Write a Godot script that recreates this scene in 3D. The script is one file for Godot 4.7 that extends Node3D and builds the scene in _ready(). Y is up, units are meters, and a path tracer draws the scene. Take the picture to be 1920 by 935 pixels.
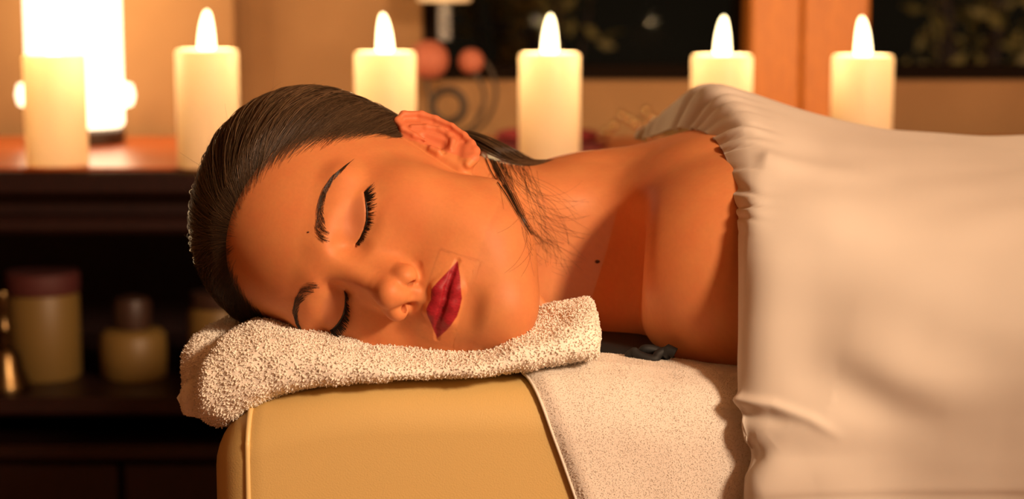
extends Node3D
# A sleeping woman on a massage couch in a candle-lit room. y up, metres.

# ---------------------------------------------------------------- camera frame
const PITCH := 8.0
const EYE := Vector3(0, 1.0, 1.18)
const TANPX := 0.2682 / 935.0          # tangent of one photograph pixel
var cam_right: Vector3
var cam_up: Vector3
var cam_fwd: Vector3

func view_point(px: float, py: float, depth: float) -> Vector3:
	return EYE + cam_right * ((px - 960.0) * TANPX * depth) + cam_up * ((467.5 - py) * TANPX * depth) + cam_fwd * depth

# head frame: x = her left, y = crown, z = face, millimetres
var head_basis: Basis
var head_origin: Vector3
func head_to_world(p: Vector3) -> Vector3:
	return head_origin + head_basis * (p * 0.001)
func world_to_head(p: Vector3) -> Vector3:
	return head_basis.transposed() * (p - head_origin) * 1000.0
func hv(px: float, py: float, depth: float) -> Vector3:
	return world_to_head(view_point(px, py, depth))

# ---------------------------------------------------------------- scene
func _ready() -> void:
	rng.seed = 7
	set_up_view()
	make_materials()
	set_up_light()
	make_person()
	build_rest()

func set_up_view() -> void:
	var a := deg_to_rad(PITCH)
	cam_right = Vector3(1, 0, 0)
	cam_up = Vector3(0, cos(a), -sin(a))
	cam_fwd = Vector3(0, -sin(a), -cos(a))
	var R := [[0.25288619, -0.94767869, -0.1924548], [0.93087382, 0.29241564, -0.21693716], [0.26186352, -0.12429073, 0.95702634]]
	var cols := []
	for j in 3:
		cols.append((cam_right * R[0][j] + cam_up * R[1][j] - cam_fwd * R[2][j]).normalized())
	head_basis = Basis(cols[0], cols[1], cols[2]).orthonormalized()
	head_origin = EYE + cam_right * -0.0882 + cam_up * 0.00652 + cam_fwd * 1.23
	var cam := Camera3D.new()
	cam.name = "camera"
	cam.fov = 2.0 * rad_to_deg(atan(0.1341))
	cam.near = 0.05
	cam.far = 40.0
	cam.transform = Transform3D(Basis(cam_right, cam_up, -cam_fwd), EYE)
	add_child(cam)
	var at := CameraAttributesPhysical.new()
	at.frustum_focal_length = 90.0
	at.frustum_focus_distance = 1.17
	at.exposure_aperture = 90.0 / 12.5
	cam.attributes = at
	cam.fov = 2.0 * rad_to_deg(atan(0.1341))
	cam.current = true

func set_up_light() -> void:
	var env := Environment.new()
	env.background_mode = Environment.BG_COLOR
	env.background_color = lin(0.0055, 0.004, 0.0022)
	env.tonemap_mode = Environment.TONE_MAPPER_LINEAR
	env.tonemap_exposure = 1.0
	env.sdfgi_enabled = true
	env.ssao_enabled = true
	env.ssil_enabled = true
	var we := WorldEnvironment.new()
	we.name = "world_environment"
	we.environment = env
	add_child(we)

func make_materials() -> void:
	var m := mat(Color.WHITE, 0.52)
	m.vertex_color_use_as_albedo = true
	m.subsurf_scatter_enabled = true
	m.subsurf_scatter_strength = 0.12
	m.metallic_specular = 0.38
	m.heightmap_enabled = true
	m.heightmap_texture = noise_tex(0.16, Color(0, 0, 0), Color(1, 1, 1), 17, 512, 3)
	m.heightmap_scale = 0.005
	m.uv1_triplanar = true
	m.uv1_scale = Vector3(28, 28, 28)
	mats.skin = m
	m = mat(Color.WHITE, 0.32)
	m.vertex_color_use_as_albedo = true
	mats.hair = m
	mats.hair_mass = mat(lin(0.022, 0.013, 0.007), 0.5)
	m = mat(Color.WHITE, 0.5)
	m.vertex_color_use_as_albedo = true
	mats.lash = m
	mats.mole = mat(lin(0.05, 0.018, 0.010), 0.5)
	mats.black_vinyl = mat(lin(0.006, 0.006, 0.006), 0.7)
	# room
	m = mat(lin(0.285, 0.15, 0.058), 0.85)
	m.albedo_texture = noise_tex(0.012, Color(0.93, 0.92, 0.90), Color(1, 1, 1), 3)
	m.uv1_triplanar = true
	m.uv1_world_triplanar = true
	mats.wall = m
	m = wood(lin(0.28, 0.13, 0.06), lin(0.16, 0.065, 0.03), 41, 0.4)
	mats.floor = m
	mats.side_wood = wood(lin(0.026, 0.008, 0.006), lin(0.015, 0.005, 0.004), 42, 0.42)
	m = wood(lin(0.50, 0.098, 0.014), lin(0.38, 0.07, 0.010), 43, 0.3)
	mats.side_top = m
	mats.dark_wood = wood(lin(0.06, 0.025, 0.013), lin(0.03, 0.013, 0.008), 44, 0.5)
	m = mat(lin(0.010, 0.006, 0.004), 0.9)
	m.metallic_specular = 0.08
	mats.frame = m
	mats.post = wood(lin(0.56, 0.19, 0.020), lin(0.43, 0.135, 0.014), 45, 0.5)
	m = mat(Color(0.08, 0.08, 0.08, 0.04), 0.02)
	m.transparency = BaseMaterial3D.TRANSPARENCY_ALPHA
	m.metallic_specular = 0.05
	mats.glass = m
	m = mat(lin(0.65, 0.46, 0.175), 0.45)
	m.normal_enabled = false
	m.heightmap_enabled = true
	m.heightmap_texture = noise_tex(0.10, Color(0, 0, 0), Color(1, 1, 1), 8)
	m.heightmap_scale = 0.012
	m.uv1_triplanar = true
	m.uv1_scale = Vector3(14, 14, 14)
	mats.vinyl = m
	mats.vinyl_pipe = mat(lin(0.72, 0.54, 0.24), 0.42)
	mats.couch_towel = mat(lin(0.80, 0.74, 0.66), 0.95)
	mats.towel = mat(lin(0.95, 0.89, 0.79), 0.95)
	mats.pile = mat(lin(0.97, 0.91, 0.81), 0.95)
	m = mat(lin(0.74, 0.69, 0.61), 0.8)
	m.heightmap_enabled = true
	m.heightmap_texture = weave()
	m.heightmap_scale = 0.006
	m.uv1_triplanar = true
	m.uv1_scale = Vector3(60, 60, 60)
	m.rim_enabled = true
	m.rim = 0.25
	m.backlight_enabled = true
	m.backlight = Color(0.12, 0.11, 0.10)
	mats.sheet = m
	m = mat(lin(0.92, 0.83, 0.68), 0.45)
	m.backlight_enabled = true
	m.backlight = Color(0.95, 0.90, 0.80)
	mats.wax = m
	mats.wick = mat(lin(0.02, 0.015, 0.01), 0.9)
	mats.flame = glow(lin(1.0, 0.80, 0.42), 6.0)
	mats.lamp_glow = glow(lin(1.0, 0.80, 0.52), 3.2)
	mats.globe = glow(lin(1.0, 0.72, 0.45), 2.0)
	mats.iron = mat(lin(0.05, 0.035, 0.025), 0.5, 0.6)
	mats.rust = mat(lin(0.36, 0.10, 0.055), 0.7)
	m = mat(Color(1, 1, 1, 0.10), 0.05)
	m.transparency = BaseMaterial3D.TRANSPARENCY_ALPHA
	mats.clear = m
	mats.cream = mat(lin(0.8, 0.68, 0.48), 0.6)
	mats.red_cloth = mat(lin(0.16, 0.010, 0.012), 0.9)
	mats.gold = mat(lin(0.8, 0.6, 0.3), 0.12, 1.0)
	mats.amber = mat(lin(0.19, 0.115, 0.028), 0.5)
	mats.lid_red = mat(lin(0.075, 0.012, 0.009), 0.7)
	mats.brass = mat(lin(0.16, 0.10, 0.04), 0.3, 1.0)
	mats.soil = mat(lin(0.03, 0.025, 0.015), 0.95)
	m = mat(lin(0.30, 0.24, 0.07), 0.6)
	m.backlight_enabled = true
	m.backlight = Color(0.25, 0.25, 0.1)
	mats.leaf = m

func glow(c: Color, energy: float) -> StandardMaterial3D:
	var m := mat(Color(0.9, 0.85, 0.75), 0.6)
	m.emission_enabled = true
	m.emission = c
	m.emission_energy_multiplier = energy
	return m

func wood(light: Color, dark: Color, seed_value: int, rough: float) -> StandardMaterial3D:
	var m := mat(Color.WHITE, rough)
	var im := Image.create(256, 256, false, Image.FORMAT_RGB8)
	var a := noise(0.02, seed_value, 3)
	var b := noise(0.25, seed_value + 1, 2)
	for y in 256:
		for x in 256:
			var v := a.get_noise_2d(x * 3.0, y * 0.35) * 2.2 + b.get_noise_2d(x * 3.0, y * 0.12) * 0.6
			im.set_pixel(x, y, dark.lerp(light, clampf(0.5 + 0.5 * sin(v * 5.0) * 0.7 + b.get_noise_2d(x, y) * 0.2, 0.0, 1.0)))
	m.albedo_texture = ImageTexture.create_from_image(im)
	m.uv1_triplanar = true
	m.uv1_scale = Vector3(2.5, 2.5, 2.5)
	return m

func weave() -> ImageTexture:
	var im := Image.create(128, 128, false, Image.FORMAT_L8)
	for y in 128:
		for x in 128:
			var w := 0.5 + 0.25 * sin(x * TAU / 4.0) + 0.25 * sin(y * TAU / 4.0)
			im.set_pixel(x, y, Color(w, w, w))
	return ImageTexture.create_from_image(im)

var rng := RandomNumberGenerator.new()
var mats := {}

# ---------------------------------------------------------------- helpers
var used_names := {}
func numbered(n: String) -> String:
	if not used_names.has(n):
		used_names[n] = 0
		return n
	used_names[n] += 1
	return "%s_%03d" % [n, used_names[n]]

func thing(called: String, label: String, category: String, at := Vector3.ZERO, group := "") -> Node3D:
	var o := Node3D.new()
	o.name = numbered(called)
	o.position = at
	add_child(o)
	tag(o, label, category, group)
	return o

func tag(o: Node, label: String, category: String, group := "", kind := "") -> Node:
	if label: o.set_meta("label", label)
	if category: o.set_meta("category", category)
	if group: o.set_meta("group", group)
	if kind: o.set_meta("kind", kind)
	return o

func put(called: String, mesh: Mesh, mat: Material, parent: Node = null, at := Vector3.ZERO) -> MeshInstance3D:
	var o := MeshInstance3D.new()
	o.mesh = mesh
	o.material_override = mat
	o.position = at
	if parent:
		o.name = called
		parent.add_child(o, true)
	else:
		o.name = numbered(called)
		add_child(o)
	return o

func structure(called: String, mesh: Mesh, mat: Material, at := Vector3.ZERO) -> MeshInstance3D:
	var o := put(called, mesh, mat, null, at)
	o.set_meta("kind", "structure")
	return o

class Builder:
	var v := PackedVector3Array()
	var n := PackedVector3Array()
	var c := PackedColorArray()
	var uv := PackedVector2Array()
	var idx := PackedInt32Array()
	var colored := false
	func vert(p: Vector3, nn: Vector3, col := Color.WHITE, t := Vector2.ZERO) -> int:
		v.append(p); n.append(nn); c.append(col); uv.append(t)
		return v.size() - 1
	func tri(a: int, b: int, d: int) -> void:
		# wind clockwise seen from the side the normals point to
		var g := (v[b] - v[a]).cross(v[d] - v[a])
		if g.dot(n[a] + n[b] + n[d]) > 0.0:
			idx.append(a); idx.append(d); idx.append(b)
		else:
			idx.append(a); idx.append(b); idx.append(d)
	func quad(a: int, b: int, d: int, e: int) -> void:
		tri(a, b, d); tri(a, d, e)
	func mesh() -> ArrayMesh:
		var arr := []
		arr.resize(Mesh.ARRAY_MAX)
		arr[Mesh.ARRAY_VERTEX] = v
		arr[Mesh.ARRAY_NORMAL] = n
		arr[Mesh.ARRAY_TEX_UV] = uv
		if colored: arr[Mesh.ARRAY_COLOR] = c
		arr[Mesh.ARRAY_INDEX] = idx
		var m := ArrayMesh.new()
		m.add_surface_from_arrays(Mesh.PRIMITIVE_TRIANGLES, arr)
		return m
	# grid of points [rows][cols] -> smooth surface; normals from neighbours
	func grid(g: Array, wrap_u := false, wrap_v := false, flip := false, cols := []) -> void:
		var rows := g.size()
		var cc: int = g[0].size()
		var base := v.size()
		for i in rows:
			for j in cc:
				var i0: int = (i - 1 + rows) % rows if wrap_u else maxi(i - 1, 0)
				var i1: int = (i + 1) % rows if wrap_u else mini(i + 1, rows - 1)
				var j0: int = (j - 1 + cc) % cc if wrap_v else maxi(j - 1, 0)
				var j1: int = (j + 1) % cc if wrap_v else mini(j + 1, cc - 1)
				var du: Vector3 = g[i1][j] - g[i0][j]
				var dv: Vector3 = g[i][j1] - g[i][j0]
				var nn := du.cross(dv)
				nn = nn.normalized() if nn.length() > 1e-12 else Vector3.UP
				if flip: nn = -nn
				vert(g[i][j], nn, cols[i][j] if cols else Color.WHITE, Vector2(float(j) / maxi(cc - 1, 1), float(i) / maxi(rows - 1, 1)))
		for i in (rows if wrap_u else rows - 1):
			for j in (cc if wrap_v else cc - 1):
				var i1 := (i + 1) % rows
				var j1 := (j + 1) % cc
				quad(base + i * cc + j, base + i * cc + j1, base + i1 * cc + j1, base + i1 * cc + j)
	func tube(pts: PackedVector3Array, r0: float, r1: float, sides := 4, col := Color.WHITE, col1 := Color(-1, 0, 0)) -> void:
		var m := pts.size()
		if m < 2: return
		var base := v.size()
		var t0 := (pts[1] - pts[0]).normalized()
		var a := t0.cross(Vector3.UP if absf(t0.y) < 0.9 else Vector3.RIGHT).normalized()
		for i in m:
			var t := (pts[mini(i + 1, m - 1)] - pts[maxi(i - 1, 0)]).normalized()
			a = (a - t * a.dot(t)).normalized()
			var b := t.cross(a)
			var f := float(i) / (m - 1)
			var r := lerpf(r0, r1, f)
			var cl := col if col1.r < 0.0 else col.lerp(col1, f)
			for s in sides:
				var an := TAU * s / sides
				var nn := a * cos(an) + b * sin(an)
				vert(pts[i] + nn * r, nn, cl, Vector2(float(s) / sides, f))
		for i in m - 1:
			for s in sides:
				var s1 := (s + 1) % sides
				quad(base + i * sides + s, base + i * sides + s1, base + (i + 1) * sides + s1, base + (i + 1) * sides + s)
	func caps(pts: PackedVector3Array, r0: float, r1: float, col := Color.WHITE) -> void:
		pass

func lathe(profile: Array, segs := 48) -> ArrayMesh:
	# profile: array of Vector2(radius, y); sharp corners by repeated points
	var b := Builder.new()
	var m := profile.size()
	for i in m - 1:
		var p: Vector2 = profile[i]
		var q: Vector2 = profile[i + 1]
		if p.distance_to(q) < 1e-7: continue
		# smooth normals unless the corner is sharp
		var d := (q - p).normalized()
		var d0 := d
		var d1 := d
		if i > 0 and (profile[i] as Vector2).distance_to(profile[i - 1]) > 1e-7:
			var e := ((profile[i] as Vector2) - (profile[i - 1] as Vector2)).normalized()
			if e.dot(d) > 0.7: d0 = (e + d).normalized()
		if i + 2 < m and (profile[i + 2] as Vector2).distance_to(profile[i + 1]) > 1e-7:
			var e2 := ((profile[i + 2] as Vector2) - (profile[i + 1] as Vector2)).normalized()
			if e2.dot(d) > 0.7: d1 = (e2 + d).normalized()
		var base := b.v.size()
		for s in segs + 1:
			var an := TAU * s / segs
			var ca := cos(an)
			var sa := sin(an)
			b.vert(Vector3(p.x * ca, p.y, p.x * sa), Vector3(d0.y * ca, -d0.x, d0.y * sa), Color.WHITE, Vector2(float(s) / segs, p.y))
			b.vert(Vector3(q.x * ca, q.y, q.x * sa), Vector3(d1.y * ca, -d1.x, d1.y * sa), Color.WHITE, Vector2(float(s) / segs, q.y))
		for s in segs:
			b.quad(base + s * 2, base + s * 2 + 2, base + s * 2 + 3, base + s * 2 + 1)
	return b.mesh()

func bevel_box(size: Vector3, r := 0.004) -> ArrayMesh:
	# box with chamfered edges
	var b := Builder.new()
	var h := size * 0.5
	r = minf(r, minf(h.x, minf(h.y, h.z)) * 0.9)
	for ax in 3:
		for s in [-1.0, 1.0]:
			var n := Vector3.ZERO
			n[ax] = s
			var u := (ax + 1) % 3
			var w := (ax + 2) % 3
			var ids := []
			for c in [[-1, -1], [1, -1], [1, 1], [-1, 1]]:
				var p := Vector3.ZERO
				p[ax] = s * h[ax]
				p[u] = c[0] * (h[u] - r)
				p[w] = c[1] * (h[w] - r)
				ids.append(b.vert(p, n, Color.WHITE, Vector2(p[u], p[w])))
			b.quad(ids[0], ids[1], ids[2], ids[3])
	for ax in 3:
		var u := (ax + 1) % 3
		var w := (ax + 2) % 3
		for su in [-1.0, 1.0]:
			for sw in [-1.0, 1.0]:
				var n := Vector3.ZERO
				n[u] = su * 0.7071
				n[w] = sw * 0.7071
				var ids := []
				for e in [[-1, 0], [1, 0], [1, 1], [-1, 1]]:
					var p := Vector3.ZERO
					p[ax] = e[0] * (h[ax] - r)
					p[u] = su * (h[u] - (0.0 if e[1] == 0 else r))
					p[w] = sw * (h[w] - (r if e[1] == 0 else 0.0))
					ids.append(b.vert(p, n, Color.WHITE, Vector2(p[ax], p[u])))
				b.quad(ids[0], ids[1], ids[2], ids[3])
	for sx in [-1.0, 1.0]:
		for sy in [-1.0, 1.0]:
			for sz in [-1.0, 1.0]:
				var sg := Vector3(sx, sy, sz)
				var ids := []
				for k in 3:
					var p := sg * (h - Vector3(r, r, r))
					p[k] = sg[k] * h[k]
					ids.append(b.vert(p, sg.normalized()))
				b.tri(ids[0], ids[1], ids[2])
	return b.mesh()

func catmull(a: Vector3, b: Vector3, c: Vector3, d: Vector3, t: float) -> Vector3:
	return 0.5 * ((2.0 * b) + (c - a) * t + (2.0 * a - 5.0 * b + 4.0 * c - d) * t * t + (3.0 * b - a - 3.0 * c + d) * t * t * t)

func spline(pts: Array, f: float) -> Vector3:
	# f in 0..1 over the whole polyline
	var m := pts.size() - 1
	var x := clampf(f, 0.0, 1.0) * m
	var i := mini(int(x), m - 1)
	return catmull(pts[maxi(i - 1, 0)], pts[i], pts[i + 1], pts[mini(i + 2, m)], x - i)

func spline_pts(pts: Array, count: int) -> PackedVector3Array:
	var r := PackedVector3Array()
	for i in count:
		r.append(spline(pts, float(i) / (count - 1)))
	return r

func noise(freq: float, seed_value := 1, octaves := 3) -> FastNoiseLite:
	var f := FastNoiseLite.new()
	f.seed = seed_value
	f.noise_type = FastNoiseLite.TYPE_SIMPLEX_SMOOTH
	f.frequency = freq
	f.fractal_octaves = octaves
	return f

func noise_tex(freq: float, lo: Color, hi: Color, seed_value := 1, size := 512, octaves := 4) -> NoiseTexture2D:
	var t := NoiseTexture2D.new()
	t.width = size
	t.height = size
	t.seamless = true
	t.noise = noise(freq, seed_value, octaves)
	var g := Gradient.new()
	g.set_color(0, lo)
	g.set_color(1, hi)
	t.color_ramp = g
	return t

func lin(r: float, g: float, b: float) -> Color:
	return Color(r, g, b).linear_to_srgb()

func mat(color: Color, rough := 0.6, metal := 0.0) -> StandardMaterial3D:
	var m := StandardMaterial3D.new()
	m.albedo_color = color
	m.roughness = rough
	m.metallic = metal
	return m

# ---------------------------------------------------------------- distance field of the body (head frame, mm)
var op_kind := PackedInt32Array()
var op_sign := PackedInt32Array()
var op_a := PackedVector3Array()
var op_b := PackedVector3Array()
var op_r := PackedVector3Array()
var op_k := PackedFloat32Array()
var op_len := PackedFloat32Array()
var op_reach := PackedFloat32Array()
var wide_reach := false      # set while the large masses are added

func add_op(kind: int, sgn: int, a: Vector3, b: Vector3, r: Vector3, k: float) -> void:
	op_kind.append(kind); op_sign.append(sgn); op_a.append(a); op_b.append(b); op_r.append(r); op_k.append(k)
	op_reach.append(56.0 if wide_reach else k * 1.25 + 8.0)
	op_len.append(1.0 / maxf((b - a).length_squared(), 1e-6))
func ell(c: Vector3, r: Vector3, k: float, sgn := 1) -> void:
	add_op(0, sgn, c, c, r, k)
func ell2(c: Vector3, r: Vector3, k: float, sgn := 1) -> void:
	ell(c, r, k, sgn)
	ell(Vector3(-c.x, c.y, c.z), r, k, sgn)
func cap(a: Vector3, b: Vector3, ra: float, rb: float, k: float, sgn := 1) -> void:
	add_op(1, sgn, a, b, Vector3(ra, rb, 0), k)
func cap2(a: Vector3, b: Vector3, ra: float, rb: float, k: float, sgn := 1) -> void:
	cap(a, b, ra, rb, k, sgn)
	cap(Vector3(-a.x, a.y, a.z), Vector3(-b.x, b.y, b.z), ra, rb, k, sgn)

func op_dist(i: int, p: Vector3) -> float:
	if op_kind[i] == 0:
		var q := p - op_a[i]
		var r := op_r[i]
		var s := q / r
		var k0 := s.length()
		var k1 := (s / r).length()
		return k0 * (k0 - 1.0) / maxf(k1, 1e-5)
	var pa := p - op_a[i]
	var ba := op_b[i] - op_a[i]
	var t := clampf(pa.dot(ba) * op_len[i], 0.0, 1.0)
	var rr := op_r[i]
	return (pa - ba * t).length() - lerpf(rr.x, rr.y, t)

func sdf(p: Vector3, list: PackedInt32Array) -> float:
	var d := 1000.0
	for i in list:
		var e := op_dist(i, p)
		var k := op_k[i]
		if op_sign[i] > 0:
			var h := maxf(k - absf(d - e), 0.0)
			d = minf(d, e) - h * h / (4.0 * k)
		else:
			var h2 := maxf(k - absf(d + e), 0.0)
			d = maxf(d, -e) + h2 * h2 / (4.0 * k)
	return d

func all_ops() -> PackedInt32Array:
	return PackedInt32Array(range(op_kind.size()))

func near_ops(c: Vector3, radius: float) -> PackedInt32Array:
	var r := PackedInt32Array()
	for i in op_kind.size():
		if op_dist(i, c) < radius + op_reach[i]:
			r.append(i)
	return r

func sdf_normal(p: Vector3, list: PackedInt32Array, e := 0.25) -> Vector3:
	var a := Vector3(1, -1, -1)
	var b := Vector3(-1, -1, 1)
	var c := Vector3(-1, 1, -1)
	var d := Vector3(1, 1, 1)
	return (a * sdf(p + a * e, list) + b * sdf(p + b * e, list) + c * sdf(p + c * e, list) + d * sdf(p + d * e, list)).normalized()

# front surface of the face at (l, u): comes in from the front
func face_z(l: float, u: float) -> float:
	var z := 125.0
	var list := near_ops(Vector3(l, u, 80), 60.0)
	for i in 60:
		var d := sdf(Vector3(l, u, z), list)
		if d < 0.02: break
		z -= maxf(d * 0.8, 0.01)
		if z < 0.0: break
	return z

func on_face(l: float, u: float, lift := 0.0) -> Vector3:
	var p := Vector3(l, u, face_z(l, u))
	if lift != 0.0:
		p += sdf_normal(p, near_ops(p, 6.0)) * lift
	return p

var cell := 1.0
var net_out := []
var net_jobs := []
var net_mutex := Mutex.new()
var net_pos := PackedVector3Array()
var net_nor := PackedVector3Array()

func net_job(n: int) -> void:
	var o: Vector3i = net_jobs[n]           # origin in cells, super-block of 32 cells
	var S := 32
	var half := S * 0.5
	var centre := (Vector3(o) + Vector3(half, half, half)) * cell
	var list := near_ops(centre, half * 1.7321 * cell)
	if list.is_empty(): return
	if absf(sdf(centre, list)) > half * 1.7321 * cell * 2.0: return
	var keys := PackedInt64Array()
	var pos := PackedVector3Array()
	var nor := PackedVector3Array()
	var masks := PackedInt32Array()
	var B := 4
	var vals := PackedFloat32Array()
	vals.resize(125)
	for bi in S / B:
		for bj in S / B:
			for bk in S / B:
				var bo := o + Vector3i(bi, bj, bk) * B
				var bc := (Vector3(bo) + Vector3(2, 2, 2)) * cell
				if absf(sdf(bc, list)) > 3.4641 * cell * 1.5: continue
				var sub := PackedInt32Array()
				for q in list:
					if cell > 2.0 or op_dist(q, bc) < 3.5 * cell + op_reach[q]: sub.append(q)
				var m := 0
				for i in 5:
					for j in 5:
						for k in 5:
							vals[m] = sdf(Vector3(bo.x + i, bo.y + j, bo.z + k) * cell, sub)
							m += 1
				for i in 4:
					for j in 4:
						for k in 4:
							var b0 := i * 25 + j * 5 + k
							var v0 := vals[b0]; var v1 := vals[b0 + 25]; var v2 := vals[b0 + 5]; var v3 := vals[b0 + 30]
							var v4 := vals[b0 + 1]; var v5 := vals[b0 + 26]; var v6 := vals[b0 + 6]; var v7 := vals[b0 + 31]
							var inside := int(v0 < 0) + int(v1 < 0) + int(v2 < 0) + int(v3 < 0) + int(v4 < 0) + int(v5 < 0) + int(v6 < 0) + int(v7 < 0)
							if inside == 0 or inside == 8: continue
							# weighted centre, then a step on to the surface
							var c := Vector3(bo.x + i + 0.5, bo.y + j + 0.5, bo.z + k + 0.5) * cell
							var d := (v0 + v1 + v2 + v3 + v4 + v5 + v6 + v7) / 8.0
							var g := Vector3(v1 + v3 + v5 + v7 - v0 - v2 - v4 - v6, v2 + v3 + v6 + v7 - v0 - v1 - v4 - v5, v4 + v5 + v6 + v7 - v0 - v1 - v2 - v3) / (4.0 * cell)
							var gl := maxf(g.length_squared(), 0.05)
							c -= (g * (d / gl)).limit_length(cell * 0.85)
							var nn := sdf_normal(c, sub)
							c -= (nn * sdf(c, sub)).limit_length(cell * 0.3)
							keys.append(((bo.x + i + 2048) * 4096 + (bo.y + j + 2048)) * 4096 + (bo.z + k + 2048))
							pos.append(c)
							nor.append(nn)
							var mk := int(v0 < 0) | int(v1 < 0) << 1 | int(v2 < 0) << 2 | int(v3 < 0) << 3 | int(v4 < 0) << 4 | int(v5 < 0) << 5 | int(v6 < 0) << 6 | int(v7 < 0) << 7
							masks.append(mk)
	if pos.is_empty(): return
	net_mutex.lock()
	net_out.append([n, keys, pos, nor, masks])
	net_mutex.unlock()

func surface_net(lo: Vector3, hi: Vector3, size: float, wanted: Callable) -> Array:
	cell = size
	net_jobs = []
	net_out = []
	var a := Vector3i((lo / (32.0 * cell)).floor())
	var b := Vector3i((hi / (32.0 * cell)).ceil())
	for i in range(a.x, b.x):
		for j in range(a.y, b.y):
			for k in range(a.z, b.z):
				if wanted.call((Vector3(i, j, k) + Vector3(0.5, 0.5, 0.5)) * 32.0 * cell):
					net_jobs.append(Vector3i(i, j, k) * 32)
	var id := WorkerThreadPool.add_group_task(net_job, net_jobs.size(), -1, true)
	WorkerThreadPool.wait_for_group_task_completion(id)
	net_out.sort_custom(func(x, y): return x[0] < y[0])
	var where := {}
	net_pos = PackedVector3Array()
	net_nor = PackedVector3Array()
	var keys := PackedInt64Array()
	var masks := PackedInt32Array()
	for r in net_out:
		keys.append_array(r[1]); net_pos.append_array(r[2]); net_nor.append_array(r[3]); masks.append_array(r[4])
	for i in keys.size():
		where[keys[i]] = i
	var quads := PackedInt32Array()
	var X := 4096 * 4096
	var Y := 4096
	# corners: bit 0 = x, bit 1 = y, bit 2 = z; every crossed edge gives one quad
	var step := [X, Y, 1]
	var edges := []
	for ax in 3:
		for c in 8:
			if c & (1 << ax) == 0:
				var shift := 0
				for q in 3:
					if c & (1 << q): shift += step[q]
				edges.append([c, c | (1 << ax), ax, shift])
	var done := {}
	for i in keys.size():
		var mk := masks[i]
		var key := keys[i]
		for e in edges:
			if ((mk >> e[0]) & 1) == ((mk >> e[1]) & 1): continue
			var owner: int = key + e[3]
			var tagged: int = owner * 4 + e[2]
			if done.has(tagged): continue
			done[tagged] = true
			match e[2]:
				0: add_net_quad(quads, where, owner, owner - Y, owner - Y - 1, owner - 1)
				1: add_net_quad(quads, where, owner, owner - X, owner - X - 1, owner - 1)
				2: add_net_quad(quads, where, owner, owner - X, owner - X - Y, owner - Y)
	return [net_pos, net_nor, quads]

func add_net_quad(q: PackedInt32Array, where: Dictionary, o: int, a: int, b: int, c: int) -> void:
	for k in [o, a, b, c]:
		if where.has(k): continue
		# a cell that its block left out: put its vertex on the surface now
		var p := (Vector3(k / 16777216, (k / 4096) % 4096, k % 4096) - Vector3(2047.5, 2047.5, 2047.5)) * cell
		var list := near_ops(p, 4.0)
		var n := sdf_normal(p, list)
		p -= (n * sdf(p, list)).limit_length(cell)
		where[k] = net_pos.size()
		net_pos.append(p)
		net_nor.append(n)
	q.append(where[o]); q.append(where[a]); q.append(where[b]); q.append(where[c])

# ---------------------------------------------------------------- the sleeping woman
var skull_ops := PackedInt32Array()
var seam_left := []     # lash lines, head frame
var seam_right := []

func lash_line(s: float) -> Array:
	# closed-lid line from inner to outer corner
	var pts := []
	for q in [[15.5, -3.2], [20.0, -5.0], [26.0, -6.0], [32.0, -5.8], [38.0, -4.0], [43.0, -1.2], [46.5, 1.6]]:
		pts.append(Vector2(s * q[0], q[1]))
	return pts

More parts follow.
